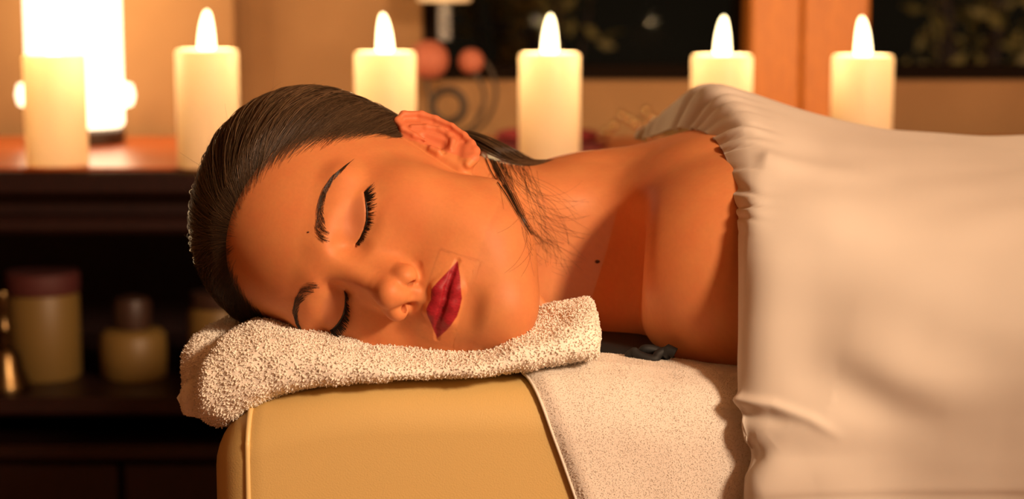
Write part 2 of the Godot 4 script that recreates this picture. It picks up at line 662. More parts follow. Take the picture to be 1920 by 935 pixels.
func build_field() -> void:
	# skull and face masses
	wide_reach = true
	ell(Vector3(0, 28, -5), Vector3(72, 90, 93), 1.0)
	ell2(Vector3(21, 60, -12), Vector3(54, 56, 62), 20.0)
	skull_ops = all_ops()
	ell(Vector3(0, -24, 18), Vector3(58, 86, 62), 24.0)
	cap2(Vector3(0, -99, 66), Vector3(46, -68, 14), 13.0, 17.0, 22.0)      # jaw
	ell(Vector3(0, -97, 64), Vector3(20, 16, 16), 22.0)                     # chin
	ell(Vector3(0, -82, 46), Vector3(42, 30, 36), 20.0)
	ell2(Vector3(40, -24, 47), Vector3(24, 24, 24), 20.0)                   # cheekbone
	ell2(Vector3(37, -62, 42), Vector3(25, 34, 30), 22.0)                   # lower cheek
	ell(Vector3(0, -62, 65), Vector3(30, 25, 24), 14.0)                     # mouth mound
	cap2(Vector3(9, 15, 77), Vector3(46, 19, 59), 8.0, 8.0, 12.0)           # brow
	wide_reach = false
	# eye sockets, then lids
	ell2(Vector3(31, -1, 90), Vector3(18, 11, 13), 10.0, -1)
	ell2(Vector3(14, -2, 90), Vector3(6, 9, 10), 9.0, -1)
	ell2(Vector3(31, -2.5, 61), Vector3(17.5, 13, 14.5), 4.5)
	# nose, its tip a little to her right
	var nx := -2.2
	cap(Vector3(0, 8, 79), Vector3(nx * 0.6, -24, 91), 6.5, 7.0, 9.0)
	cap(Vector3(5, -4, 74), Vector3(9 + nx, -34, 85), 6.0, 7.5, 8.0)
	cap(Vector3(-5, -4, 74), Vector3(-9 + nx, -34, 85), 6.0, 7.5, 8.0)
	ell(Vector3(nx, -34.5, 96.5), Vector3(10.0, 9.0, 10.0), 7.0)
	for s in [1.0, -1.0]:
		ell(Vector3(nx + s * 11.8, -40, 89), Vector3(6.4, 7.2, 8.5), 4.0)
	cap(Vector3(nx, -41, 97), Vector3(nx * 0.4, -48, 88), 4.2, 4.5, 4.0)
	for s in [1.0, -1.0]:
		# crease round the wing, then the nostril
		cap(Vector3(nx + s * 19.0, -36, 84), Vector3(nx + s * 18.8, -44, 83.5), 1.0, 1.2, 3.0, -1)
		cap(Vector3(nx + s * 18.8, -44, 83.5), Vector3(nx + s * 13.6, -48.5, 87.5), 1.2, 0.8, 3.0, -1)
		cap(Vector3(nx + s * 5.6, -47.2, 96.4), Vector3(nx + s * 9.0, -44.2, 91.0), 1.3, 2.2, 1.4, -1)
		cap(Vector3(nx + s * 9.0, -44.2, 91.0), Vector3(nx + s * 8.4, -36, 88.0), 2.2, 2.6, 1.4, -1)
	# philtrum
	cap(Vector3(0, -50, 94), Vector3(0, -56, 94.5), 2.2, 2.6, 5.0, -1)
	# lips
	cap2(Vector3(0, -62.8, 87.0), Vector3(7, -61.5, 86.8), 4.6, 5.0, 3.0)
	cap2(Vector3(7, -61.5, 86.8), Vector3(24, -66.8, 77.5), 5.0, 2.0, 3.0)
	cap2(Vector3(0, -73.0, 86.2), Vector3(9, -72.4, 85.2), 5.8, 5.4, 3.0)
	cap2(Vector3(9, -72.4, 85.2), Vector3(23, -68.2, 77.8), 5.4, 2.2, 3.0)
	ell(Vector3(0, -84, 95.5), Vector3(17, 5.5, 8), 9.0, -1)               # hollow under the lip
	# closed mouth line
	var prev := Vector3.ZERO
	var mouth := [Vector2(-26.0, -67.6), Vector2(-18, -67.0), Vector2(-10, -67.0), Vector2(-4, -67.6), Vector2(0, -68.0), Vector2(4, -67.6), Vector2(10, -67.0), Vector2(18, -67.0), Vector2(26.0, -67.6)]
	var mp := []
	for q in mouth:
		mp.append(on_face(q.x, q.y, 0.6))
	for i in mp.size() - 1:
		cap(mp[i], mp[i + 1], 1.3, 1.3, 1.6, -1)
	# lid lines
	for s in [1.0, -1.0]:
		var lp := []
		for q in lash_line(s):
			lp.append(on_face(q.x, q.y, 0.2))
		for i in lp.size() - 1:
			cap(lp[i], lp[i + 1], 0.7, 0.7, 1.2, -1)
		if s > 0: seam_left = lp
		else: seam_right = lp
	build_ear(1.0)      # the other one lies buried in the towel
	# neck, shoulder, back: joints measured in the view
	wide_reach = true
	cap(Vector3(0, -40, -32), hv(1130, 475, 1.345), 50.0, 58.0, 30.0)                       # neck
	cap(hv(930, 425, 1.31), hv(1130, 440, 1.34), 32.0, 50.0, 24.0)                            # nape and trapezius
	cap(Vector3(30, -30, -42), hv(1020, 455, 1.31), 32.0, 38.0, 22.0)                       # side of the neck under the ear
	cap(hv(1120, 449, 1.335), hv(1340, 448, 1.365), 58.0, 75.0, 30.0)                         # across the back
	cap(hv(1340, 448, 1.365), hv(1760, 470, 1.40), 75.0, 80.0, 30.0)
	ell(hv(1350, 505, 1.235), Vector3(63, 63, 63), 40.0)                                      # shoulder
	cap(hv(1340, 430, 1.290), hv(1420, 470, 1.265), 62.0, 62.0, 40.0)                         # shoulder blade down to the shoulder
	cap(hv(1400, 520, 1.22), hv(1640, 560, 1.195), 56.0, 46.0, 40.0)                          # upper arm
	cap(hv(1180, 570, 1.31), hv(1500, 570, 1.33), 46.0, 66.0, 26.0)                           # chest below
	cap(Vector3(50, -40, -20), hv(1035, 590, 1.255), 9.0, 11.0, 8.0)                        # neck muscle
	ell(hv(1112, 492, 1.240), Vector3(35, 35, 35), 34.0, -1)                                  # hollow above the collar bone
	wide_reach = false

func build_ear(s: float) -> void:
	var m := func(v: Vector3) -> Vector3: return Vector3(v.x * s, v.y, v.z)
	var n := Vector3(0.8, 0, 0.6)
	# thin plate between the cheek and the rim
	var front := [Vector3(74.5, 3.5, -8), Vector3(73, -6, -5.5), Vector3(71, -16, -3), Vector3(69.5, -24, -1.0), Vector3(68, -33, 1.0), Vector3(66.5, -43, 2.5)]
	var back := [Vector3(81.5, 6, -17), Vector3(84.0, -4, -21), Vector3(83.6, -14, -20.8), Vector3(82.4, -25, -18.8), Vector3(79.6, -35, -15.5), Vector3(73.5, -45, -7.5)]
	for i in 14:
		var f := i / 13.0
		cap(m.call(spline(front, f) - n * 4.6), m.call(spline(back, f) - n * 3.4), 4.6, 3.4, 3.0)
	# concha and the notch below it
	cap(m.call(Vector3(74.0, -12, -6.0) + n * 0.8), m.call(Vector3(73.2, -23, -5.0) + n * 0.4), 3.6, 4.4, 2.2, -1)
	cap(m.call(Vector3(72.5, -24, -4.0) + n * 0.6), m.call(Vector3(69.6, -27.5, -0.4) + n * 0.8), 2.6, 1.5, 2.0, -1)
	# helix rim
	var rim := [Vector3(72.6, -13, -4.4), Vector3(73.4, -5, -5.4), Vector3(75, 4, -7.5), Vector3(78, 9.6, -12), Vector3(82, 7.8, -17.4), Vector3(84.6, -3, -21.5), Vector3(84.4, -13, -21.3), Vector3(83.2, -25, -19.2), Vector3(80.6, -35, -16), Vector3(77.6, -42.0, -12), Vector3(74.6, -46.5, -7.8), Vector3(70.8, -47.6, -2.8), Vector3(66.8, -45.5, 2.6)]
	var rr := [0.9, 1.4, 2.0, 2.3, 2.4, 2.4, 2.3, 2.2, 2.2, 2.4, 2.8, 3.0, 2.6]
	for i in rim.size() - 1:
		cap(m.call(rim[i]), m.call(rim[i + 1]), rr[i], rr[i + 1], 1.8)
	# the lobe, soft and flat
	cap(m.call(Vector3(74.5, -41, -8.5) - n * 1.0), m.call(Vector3(69.5, -43.5, -1.5) - n * 1.0), 3.4, 3.8, 4.0)
	# groove inside the rim
	var gr := [Vector3(80.5, 5.0, -13.2), Vector3(82.4, -2, -16.4), Vector3(82.6, -12, -16.8), Vector3(81.6, -24, -15.4), Vector3(79.2, -32.5, -12.4)]
	for i in gr.size() - 1:
		cap(m.call(gr[i] + n * 0.5), m.call(gr[i + 1] + n * 0.5), 2.0, 2.0, 1.4, -1)
	# inner ridge, ending in the small bump above the lobe
	var ah := [Vector3(77.2, -1, -10.4), Vector3(79.2, -10, -13.4), Vector3(80.0, -19, -14.6), Vector3(78.8, -26, -12.6), Vector3(76.4, -30, -8.8), Vector3(72.4, -31.0, -3.4)]
	var ar := [1.2, 1.7, 1.8, 1.8, 1.7, 1.5]
	for i in ah.size() - 1:
		cap(m.call(ah[i]), m.call(ah[i + 1]), ar[i], ar[i + 1], 2.2)
	cap(m.call(Vector3(69.6, -19, -0.2)), m.call(Vector3(69.0, -24, 0.8)), 1.4, 1.6, 3.5)   # tragus

# lip outline in the frontal plane: top and bottom edge at a given l
func lip_top(l: float) -> float:
	var a := absf(l)
	var xs := [0.0, 3.0, 6.4, 12.0, 18.0, 23.0, 26.0]
	var ys := [-59.2, -58.4, -57.9, -60.4, -63.6, -66.2, -67.6]
	return table(xs, ys, a)
func lip_bottom(l: float) -> float:
	var a := absf(l)
	var xs := [0.0, 6.0, 12.0, 18.0, 23.0, 26.0]
	var ys := [-77.6, -77.2, -75.3, -72.4, -69.4, -67.6]
	return table(xs, ys, a)
func table(xs: Array, ys: Array, x: float) -> float:
	if x <= xs[0]: return ys[0]
	for i in xs.size() - 1:
		if x <= xs[i + 1]:
			return lerpf(ys[i], ys[i + 1], (x - xs[i]) / (xs[i + 1] - xs[i]))
	return ys[ys.size() - 1]

const FINE := 1.1          # millimetres between the vertices of the head
var n_skin := noise(0.05, 11, 3)
var n_fine := noise(0.35, 5, 2)
const SKIN := Color(0.69, 0.268, 0.096)
const FLUSH := Color(0.67, 0.192, 0.074)
const EAR := Color(0.70, 0.185, 0.085)
const LIPS := Color(0.33, 0.016, 0.026)
const LIDS := Color(0.58, 0.21, 0.095)

func skin_color(p: Vector3) -> Color:
	var c := SKIN
	var t := n_skin.get_noise_3dv(p)
	c = c.lerp(FLUSH, clampf(0.18 + 0.35 * t, 0.0, 0.6))
	c = c * (1.0 + 0.05 * n_fine.get_noise_3dv(p))
	if p.z > 40.0:
		# rouge on the cheeks, shadow powder on the lids
		for s in [1.0, -1.0]:
			var q := Vector2((p.x - s * 44.0) / 17.0, (p.y + 30.0) / 15.0)
			c = c.lerp(FLUSH, 0.35 * clampf(1.2 - q.length(), 0.0, 1.0))
			var e := Vector2((p.x - s * 31.0) / 17.0, (p.y - 1.5) / 8.5)
			if e.length() < 1.0 and p.y > -7.0:
				c = c.lerp(LIDS, 0.75 * smoothstep(1.0, 0.6, e.length()))
		# lipstick
		if absf(p.x) < 27.0 and p.y < -56.0 and p.y > -80.0 and p.z > 70.0:
			var inside := minf(lip_top(p.x) - p.y, p.y - lip_bottom(p.x))
			var k := smoothstep(-0.35, 0.45, inside)
			if k > 0.0:
				var lines := n_fine.get_noise_2d(p.x * 6.0, p.y * 0.8)
				c = c.lerp(LIPS * (1.0 + 0.35 * lines), k)
	if absf(p.x) > 70.0 and p.z < 2.0 and p.y < 14.0 and p.y > -52.0:
		c = c.lerp(EAR, 0.7)
	c.a = 1.0
	return c

func make_person() -> void:
	build_field()
	var b := Builder.new()
	b.colored = true
	var wanted_head := func(c: Vector3) -> bool:
		return (hair_side(c) < 45.0 or c.y < -5.0) and c.y > -132.0
	var wanted_body := func(c: Vector3) -> bool:
		var w := world_to_view(head_to_world(c))
		return c.y < -88.0 and w.x < 1560.0 and w.z < 1.45 and w.y < 900.0
	var mouth := AABB(Vector3(-30, -82, 66), Vector3(60, 28, 50))
	add_net(b, surface_net(Vector3(-90, -130, -100), Vector3(100, 128, 118), FINE, wanted_head), mouth.grow(-1.5), false)
	add_net(b, surface_net(mouth.position, mouth.end, FINE * 0.5, func(_c: Vector3) -> bool: return true), mouth, true)
	add_net(b, surface_net(Vector3(-150, -420, -220), Vector3(130, -110, 118), 2.5, wanted_body), AABB(), false)
	var person := Node3D.new()
	person.name = numbered("person")
	add_child(person)
	tag(person, "woman asleep on her front, head turned on towel, hair combed back, red lipstick", "person")
	put("body", b.mesh(), mats.skin, person)
	make_face_hair(person)
	make_hair(person)
	# two small moles: above the brow and at the base of the neck
	for q in [[578, 435, 0.7], [1120, 490, 1.7]]:
		var sm := SphereMesh.new()
		sm.radius = q[2] * 0.001
		sm.height = q[2] * 0.0014
		sm.radial_segments = 16
		sm.rings = 8
		put("mole", sm, mats.mole, person, on_skin(q[0], q[1], 0.0))

func add_net(b: Builder, net: Array, box: AABB, keep_inside: bool) -> void:
	var pos: PackedVector3Array = net[0]
	var nor: PackedVector3Array = net[1]
	var quads: PackedInt32Array = net[2]
	var base := b.v.size()
	for i in pos.size():
		b.vert(head_to_world(pos[i]), head_basis * nor[i], skin_color(pos[i]))
	for i in range(0, quads.size(), 4):
		if box.has_volume() and box.has_point((pos[quads[i]] + pos[quads[i + 2]]) * 0.5) != keep_inside: continue
		b.quad(base + quads[i], base + quads[i + 1], base + quads[i + 2], base + quads[i + 3])

func world_to_view(w: Vector3) -> Vector3:
	var r := w - EYE
	var d := r.dot(cam_fwd)
	return Vector3(960.0 + r.dot(cam_right) / (TANPX * d), 467.5 - r.dot(cam_up) / (TANPX * d), d)

func hw(pts: PackedVector3Array) -> PackedVector3Array:
	var r := PackedVector3Array()
	for p in pts: r.append(head_to_world(p))
	return r

func make_face_hair(person: Node3D) -> void:
	# eyebrows: short hairs laid along the brow
	var brow := [Vector2(14.0, 14.0), Vector2(21.0, 19.5), Vector2(30.0, 23.8), Vector2(40, 25.5), Vector2(49, 23.6), Vector2(57, 19.0)]
	for s in [1.0, -1.0]:
		var b := Builder.new()
		b.colored = true
		for i in 520:
			var f := pow(rng.randf(), 0.8)
			var x := f * (brow.size() - 1)
			var k := mini(int(x), brow.size() - 2)
			var c: Vector2 = (brow[k] as Vector2).lerp(brow[k + 1], x - k)
			var dir: Vector2 = ((brow[k + 1] as Vector2) - (brow[k] as Vector2)).normalized()
			var wide := lerpf(2.9, 0.6, pow(f, 1.3)) * (0.75 + 0.25 * smoothstep(0.0, 0.15, f))
			var side := rng.randf_range(-1, 1) * wide
			c += Vector2(-dir.y, dir.x) * side
			# hairs at the inner end stand up, further out they lie along
			var lean := lerpf(1.0, 0.12, smoothstep(0.0, 0.35, f)) - 0.25 * side / maxf(wide, 0.1)
			var d2 := (dir + Vector2(-dir.y, dir.x) * lean).normalized()
			var ln := rng.randf_range(4.0, 7.0) * lerpf(1.0, 0.75, f)
			var pts := PackedVector3Array()
			for q in 4:
				var g := c + d2 * ln * (q / 3.0 - 0.35)
				var p := on_face(s * g.x, g.y, 0.15 + 0.25 * sin(q / 3.0 * PI))
				pts.append(p)
			var sh := rng.randf_range(0.7, 1.3)
			b.tube(hw(pts), 0.000075, 0.00003, 3, Color(0.045, 0.026, 0.013) * sh)
		put("eyebrow", b.mesh(), mats.hair, person)
		# lashes and the drawn lid line
		var e := Builder.new()
		e.colored = true
		var seam: Array = seam_left if s > 0 else seam_right
		var base := PackedVector3Array()
		for q in 40:
			var f2 := q / 39.0
			var p3 := spline(seam, f2)
			base.append(on_face(p3.x, p3.y + 0.5, 0.2))
		var ink := Color(0.012, 0.008, 0.006)
		for q in 38:
			var r := 0.0007 * sin(clampf(q / 38.0, 0.04, 0.97) * PI * 0.86 + 0.25)
			e.tube(hw(PackedVector3Array([base[q], base[q + 1], base[q + 2]])), r, r, 5, ink)
		for q in 150:
			var f3 := rng.randf_range(0.03, 1.0)
			var p4 := spline(seam, f3)
			var fan := lerpf(-0.35, 0.75, f3) + rng.randf_range(-0.18, 0.18)
			var ln2 := lerpf(3.6, 7.2, smoothstep(0.0, 0.8, f3)) * rng.randf_range(0.7, 1.1)
			var pts2 := PackedVector3Array()
			for w in 5:
				var t := w / 4.0
				var l2: float = p4.x + s * sin(fan) * ln2 * t
				var u2: float = p4.y - cos(fan) * ln2 * t * (1.0 - 0.12 * t)
				pts2.append(on_face(l2, u2, 0.3 + 2.2 * t - 0.6 * t * t))
			e.tube(hw(pts2), 0.0003, 0.00007, 3, ink)
		put("eyelashes", e.mesh(), mats.lash, person)

# hair: where the scalp is covered
func hair_side(p: Vector3) -> float:
	# > 0 inside the hair, millimetres behind the hairline
	var us := [-60.0, -45.0, -22.0, -4.0, 2.0, 9.0, 26.0, 43.0, 58.0, 68.0, 75.0, 81.0, 90.0, 102.0]
	var fs := [-62.0, -48.0, -34.0, 2.0, 10.0, 16.0, 32.0, 46.0, 56.0, 64.0, 73.0, 83.0, 101.0, 128.0]
	return table(us, fs, p.y) - p.z

func skull_out(dir: Vector3) -> Vector3:
	var o := Vector3(0, 25, -5)
	var t := 60.0
	for i in 30:
		var d := sdf(o + dir * t, skull_ops)
		if absf(d) < 0.02: break
		t -= d * 0.9
	return o + dir * t

func hair_depth(h: float) -> float:
	return clampf((h - 14.0) * 0.30, -6.0, 6.0)

func comb(p: Vector3, n: Vector3) -> Vector3:
	var b := Vector3(0, -0.30, -1.0)
	return (b - n * n.dot(b)).normalized()

func make_hair(person: Node3D) -> void:
	var lock := noise(0.09, 21, 2)
	# the mass of combed hair
	var rows := 90
	var cols := 120
	var g := []
	for i in rows + 1:
		var row := []
		var th := PI * i / rows
		for j in cols:
			var ph := TAU * j / cols
			var dir := Vector3(sin(th) * cos(ph), cos(th), sin(th) * sin(ph))
			var p := skull_out(dir)
			var h := hair_side(p)
			var off := hair_depth(h)
			row.append(head_to_world(p + sdf_normal(p, skull_ops) * off))
		g.append(row)
	var cb := Builder.new()
	cb.grid(g, false, true, true)
	var hair := put("hair", cb.mesh(), mats.hair_mass, person)
	var sb := Builder.new()
	sb.colored = true
	for i in 11000:
		var dir2 := Vector3(rng.randfn(), rng.randfn(), rng.randfn()).normalized()
		if dir2.y < -0.75 or dir2.z < -0.72: continue
		var p2 := skull_out(dir2)
		var h2 := hair_side(p2)
		if h2 < 6.0 + 4.0 * rng.randf(): continue
		add_strand(sb, p2, lock, 1.0)
	# finer hairs, sparse at first, along the hairline
	var tries := 0
	var made := 0
	while made < 4200 and tries < 110000:
		tries += 1
		var dir3 := Vector3(rng.randfn(), rng.randfn(), absf(rng.randfn()) - 0.3).normalized()
		if dir3.y < -0.35: continue
		var p3 := skull_out(dir3)
		var h3 := hair_side(p3) + 2.5 * lock.get_noise_3dv(p3 * 1.3)
		if h3 < -6.0 or h3 > 14.0: continue
		if rng.randf() > smoothstep(-7.0, 9.0, h3): continue
		add_strand(sb, p3, lock, 0.45)
		made += 1
	# stray hairs standing off the crown
	for i in 46:
		var d4 := Vector3(rng.randfn() * 0.7, 0.75 + rng.randf() * 0.5, rng.randfn() * 0.45).normalized()
		var p4 := skull_out(d4)
		var n4 := sdf_normal(p4, skull_ops, 0.5)
		var t4 := (comb(p4, n4) + Vector3(rng.randfn(), rng.randfn(), rng.randfn()) * 0.6).normalized()
		var ln4 := rng.randf_range(8.0, 30.0)
		var pts4 := PackedVector3Array()
		for k in 7:
			var f4 := k / 6.0
			pts4.append(p4 + n4 * (6.0 + ln4 * 0.6 * f4 * (1.0 - 0.35 * f4)) + t4 * ln4 * f4)
		sb.tube(hw(pts4), 0.00006, 0.00003, 3, Color(0.085, 0.052, 0.028))
	var st := put("strands", sb.mesh(), mats.hair, hair)
	st.set_meta("kind", "stuff")
	make_tail(hair)

func add_strand(sb: Builder, root: Vector3, lock: FastNoiseLite, thick: float) -> void:
	var p := root
	var pts := PackedVector3Array()
	var steps := 14
	var h0 := hair_side(root)
	var start_off := maxf(hair_depth(h0), 0.0)
	var clump := lock.get_noise_3dv(root * 1.6)
	var extra := rng.randf_range(-0.4, 1.6) + 1.8 * clump
	var twist := rng.randf_range(-0.10, 0.10) + 0.25 * lock.get_noise_3dv(root + Vector3(200, 0, 0))
	for i in steps:
		var n := sdf_normal(p, skull_ops, 0.5)
		var h := hair_side(p)
		var full := maxf(hair_depth(h), 0.0)
		var f := float(i) / (steps - 1)
		var off := lerpf(start_off, full, 1.0) + 0.3 + extra * smoothstep(0.0, 0.35, f)
		if f > 0.75: off -= (f - 0.75) * 8.0
		pts.append(p + n * maxf(off, 0.2))
		var t := comb(p, n)
		t = (t + n.cross(t) * twist).normalized()
		p += t * 6.5
		p -= n * sdf(p, skull_ops)
		if p.z < -78.0: break
	if pts.size() < 3 or (root.y < -6.0 and root.z > -45.0): return
	var sh := rng.randf_range(0.45, 1.6) * (1.0 + 0.7 * clump)
	sb.tube(hw(pts), (0.00034 if h0 > 22.0 else 0.00010) * thick * rng.randf_range(0.6, 1.2), 0.00028 * thick, 3, Color(0.085, 0.052, 0.028) * sh)

func make_tail(hair: Node3D) -> void:
	# hair gathered low behind the ear, then loose wisps over the neck
	var b := Builder.new()
	b.colored = true
	var dark := Color(0.060, 0.036, 0.019)
	for i in 240:
		var a := rng.randf_range(-1, 1)
		var c := rng.randf_range(-1, 1)
		var e := rng.randf()
		var pts := [view_point(866 + 20 * c, 258 + 14 * a, 1.295 + 0.008 * c), view_point(906 + 14 * c, 268 + 13 * a, 1.284 + 0.008 * c), view_point(948 + 18 * c, 287 + 10 * a, 1.280 + 0.008 * c), view_point(985 + 20 * c, 304 + 6 * a, 1.288 + 0.008 * c), view_point(1000 + 85 * e, 312 - 12 * e + 5 * a, 1.30 + 0.03 * e)]
		b.tube(spline_pts(pts, 12), 0.00024, 0.00006, 3, dark * rng.randf_range(0.6, 2.4))
	# a lock that falls from behind the lobe along the jaw
	for i in 44:
		var w := clampf(rng.randfn(), -1.6, 1.6)
		var q := [Vector2(918 + 8 * w, 288), Vector2(934 + 9 * w, 325), Vector2(956 + 6 * w, 366), Vector2(976 + 4 * w, 406), Vector2(998 + 6 * w, 440), Vector2(1030 + 12 * rng.randfn(), 468 + 10 * rng.randfn())]
		var lim := 4 + rng.randi() % 3
		b.tube(skin_path(q.slice(0, lim), 11, 0.5 + 0.9 * rng.randf()), 0.00017, 0.00006, 3, dark * rng.randf_range(0.5, 1.4))
	# and thinner ones further along, of uneven length
	for i in 55:
		var x0 := rng.randf_range(918, 992)
		var y0 := 284.0 + (x0 - 900.0) * 0.30 + rng.randf_range(-6, 10)
		var ln := rng.randf_range(20, 95) * (1.0 if x0 < 965.0 else 0.6)
		var sway := rng.randf_range(-0.15, 0.75)
		var q4 := []
		for k in 4:
			var f := k / 3.0
			q4.append(Vector2(x0 + ln * f * (0.25 + sway * f), y0 + ln * f))
		b.tube(skin_path(q4, 8, 0.6), 0.00013, 0.00005, 3, dark * rng.randf_range(0.5, 1.4))
	# fine loose hairs on the neck
	for i in 60:
		var x := rng.randf_range(975, 1010)
		var y := rng.randf_range(320, 440)
		var an := rng.randf_range(0.2, 1.5)
		var bend := rng.randf_range(-0.9, 0.9)
		var pts3 := []
		for k in 6:
			pts3.append(on_skin(x, y, 0.4))
			x += cos(an) * 24.0
			y += sin(an) * 24.0
			an += bend * 0.35
			if x > 1165.0 or y > 520.0: break
		if pts3.size() > 2:
			b.tube(spline_pts(pts3, 14), 0.00007, 0.00004, 3, dark * 0.9)
	var o := put("loose_strands", b.mesh(), mats.hair, hair)
	o.set_meta("kind", "stuff")

func skin_path(q: Array, count: int, lift: float) -> PackedVector3Array:
	var flat := []
	for v in q: flat.append(Vector3(v.x, v.y, 0))
	var r := PackedVector3Array()
	for i in count:
		var v2 := spline(flat, float(i) / (count - 1))
		r.append(on_skin(v2.x, v2.y, lift))
	return r

# the skin point met when looking from the camera's side at this place
func on_skin(px: float, py: float, lift: float) -> Vector3:
	var o := world_to_head(EYE)
	var d := (hv(px, py, 1.25) - o).normalized()
	var t := 1050.0
	var list := near_ops(o + d * 1240.0, 130.0)
	for i in 80:
		var s := sdf(o + d * t, list)
		if s < 0.05: break
		t += maxf(s * 0.8, 0.02)
		if t > 1420.0: break
	var p := o + d * t
	return head_to_world(p + sdf_normal(p, list) * lift)

# ---------------------------------------------------------------- room
const SIDE_TOP := 0.80          # sideboard top
const WALL_Z := -1.42

func build_rest() -> void:
	make_room()
	make_sideboard()
	make_couch()
	make_head_towel()
	make_couch_towel()
	make_hair_band()
	make_sheet()
	make_candles()
	make_table_lamp()
	make_key_lamp()
	make_ornaments()
	make_jars()
	make_garden()

func slab(called: String, lo: Vector3, hi: Vector3, m: Material) -> MeshInstance3D:
	return structure(called, bevel_box(hi - lo, 0.002), m, (lo + hi) * 0.5)

func make_room() -> void:
	slab("floor", Vector3(-2.2, -0.10, -1.56), Vector3(2.2, 0.0, 2.9), mats.floor)
	slab("ceiling", Vector3(-2.2, 2.5, -1.56), Vector3(2.2, 2.6, 2.9), mats.wall)
	slab("wall_left", Vector3(-2.3, 0.0, -1.56), Vector3(-2.2, 2.5, 2.9), mats.wall)
	slab("wall_right", Vector3(2.2, 0.0, -1.56), Vector3(2.3, 2.5, 2.9), mats.wall)
	slab("wall_front", Vector3(-2.2, 0.0, 2.8), Vector3(2.2, 2.5, 2.9), mats.dark_wood)
	# far wall, left of and below the windows
	slab("wall_back", Vector3(-2.2, 0.0, WALL_Z - 0.12), Vector3(-0.125, 2.5, WALL_Z), mats.wall)
	slab("wall_below", Vector3(-0.125, 0.0, WALL_Z - 0.12), Vector3(2.2, 0.872, WALL_Z), mats.wall)
	slab("wall_above", Vector3(-0.125, 2.15, WALL_Z - 0.12), Vector3(2.2, 2.5, WALL_Z), mats.wall)
	slab("wall_end", Vector3(1.75, 0.872, WALL_Z - 0.12), Vector3(2.2, 2.15, WALL_Z), mats.wall)
	# the chimney breast that ends left of the window
	slab("wall_breast", Vector3(-2.2, 0.0, WALL_Z), Vector3(-0.378, 2.5, WALL_Z + 0.05), mats.wall)
	# windows: frame and pane
	for w in [[-0.125, 0.335, "window_1"], [0.455, 1.75, "window_2"]]:
		var x0: float = w[0]
		var x1: float = w[1]
		var win := Node3D.new()
		win.name = w[2]
		win.position = Vector3((x0 + x1) * 0.5, 0.872, WALL_Z - 0.07)
		add_child(win)
		win.set_meta("kind", "structure")
		var wd := x1 - x0
		var ht := 2.15 - 0.872
		put("frame", bevel_box(Vector3(wd, 0.02, 0.05), 0.002), mats.frame, win, Vector3(0, 0.01, 0))
		put("frame", bevel_box(Vector3(wd, 0.03, 0.05)), mats.frame, win, Vector3(0, ht - 0.015, 0))
		put("frame", bevel_box(Vector3(0.02, ht, 0.05)), mats.frame, win, Vector3(-wd * 0.5 + 0.01, ht * 0.5, 0))
		put("frame", bevel_box(Vector3(0.02, ht, 0.05)), mats.frame, win, Vector3(wd * 0.5 - 0.01, ht * 0.5, 0))
		put("pane", bevel_box(Vector3(wd - 0.03, ht - 0.04, 0.005), 0.001), mats.glass, win, Vector3(0, ht * 0.5, 0))
	# the wooden post between them: two boards with a groove
	var post := Node3D.new()
	post.name = "trim_1"
	post.position = Vector3(0.395, 0, WALL_Z + 0.03)
	add_child(post)
	post.set_meta("kind", "structure")
	put("board", bevel_box(Vector3(0.068, 2.5, 0.10), 0.004), mats.post, post, Vector3(-0.039, 1.25, 0))
	put("board", bevel_box(Vector3(0.090, 2.5, 0.094), 0.004), mats.post, post, Vector3(0.042, 1.25, 0))

func make_sideboard() -> void:
	var t := thing("sideboard", "dark reddish wooden sideboard with open shelf carrying the candles", "sideboard", Vector3(0, 0, -1.12))
	var zf := 0.222      # front edge of the top, local
	var x0 := -1.0
	var x1 := 1.15
	var w := x1 - x0
	var cx := (x0 + x1) * 0.5
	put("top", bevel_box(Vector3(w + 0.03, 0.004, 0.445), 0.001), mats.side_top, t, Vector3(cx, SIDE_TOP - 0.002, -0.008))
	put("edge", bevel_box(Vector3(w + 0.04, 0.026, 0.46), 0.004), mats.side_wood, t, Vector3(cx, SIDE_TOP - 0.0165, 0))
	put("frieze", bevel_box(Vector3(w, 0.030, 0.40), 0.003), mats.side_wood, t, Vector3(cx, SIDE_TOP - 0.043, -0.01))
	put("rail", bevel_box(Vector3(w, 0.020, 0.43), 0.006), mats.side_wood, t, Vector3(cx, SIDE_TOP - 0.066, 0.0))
	put("shelf", bevel_box(Vector3(w, 0.022, 0.42), 0.005), mats.side_wood, t, Vector3(cx, 0.523, 0.0))
	put("back_panel", bevel_box(Vector3(w, 0.70, 0.012), 0.002), mats.side_wood, t, Vector3(cx, 0.42, -0.212))
	for x in [x0 + 0.012, cx, x1 - 0.012]:
		put("side_panel", bevel_box(Vector3(0.024, 0.72, 0.40), 0.003), mats.side_wood, t, Vector3(x, 0.40, -0.005))
	for i in 4:
		var dw := (w - 0.03) / 4.0
		var d := put("drawer_front", bevel_box(Vector3(dw - 0.006, 0.20, 0.02), 0.004), mats.side_wood, t, Vector3(x0 + 0.015 + dw * (i + 0.5), 0.355, 0.19))
		put("knob", lathe([Vector2(0, 0.022), Vector2(0.010, 0.020), Vector2(0.013, 0.014), Vector2(0.008, 0.006), Vector2(0.006, 0.0)], 20), mats.brass, d, Vector3(0, 0, 0.010)).rotation.x = PI / 2
	put("lower_rail", bevel_box(Vector3(w, 0.018, 0.41), 0.005), mats.side_wood, t, Vector3(cx, 0.468, 0.005))
	put("plinth", bevel_box(Vector3(w, 0.24, 0.38), 0.004), mats.side_wood, t, Vector3(cx, 0.12, -0.01))

# ---------------------------------------------------------------- couch
const COUCH_X0 := -0.186
const COUCH_X1 := 1.60
const COUCH_Z0 := -0.62
const COUCH_Z1 := 0.072
const COUCH_TOP := 0.760

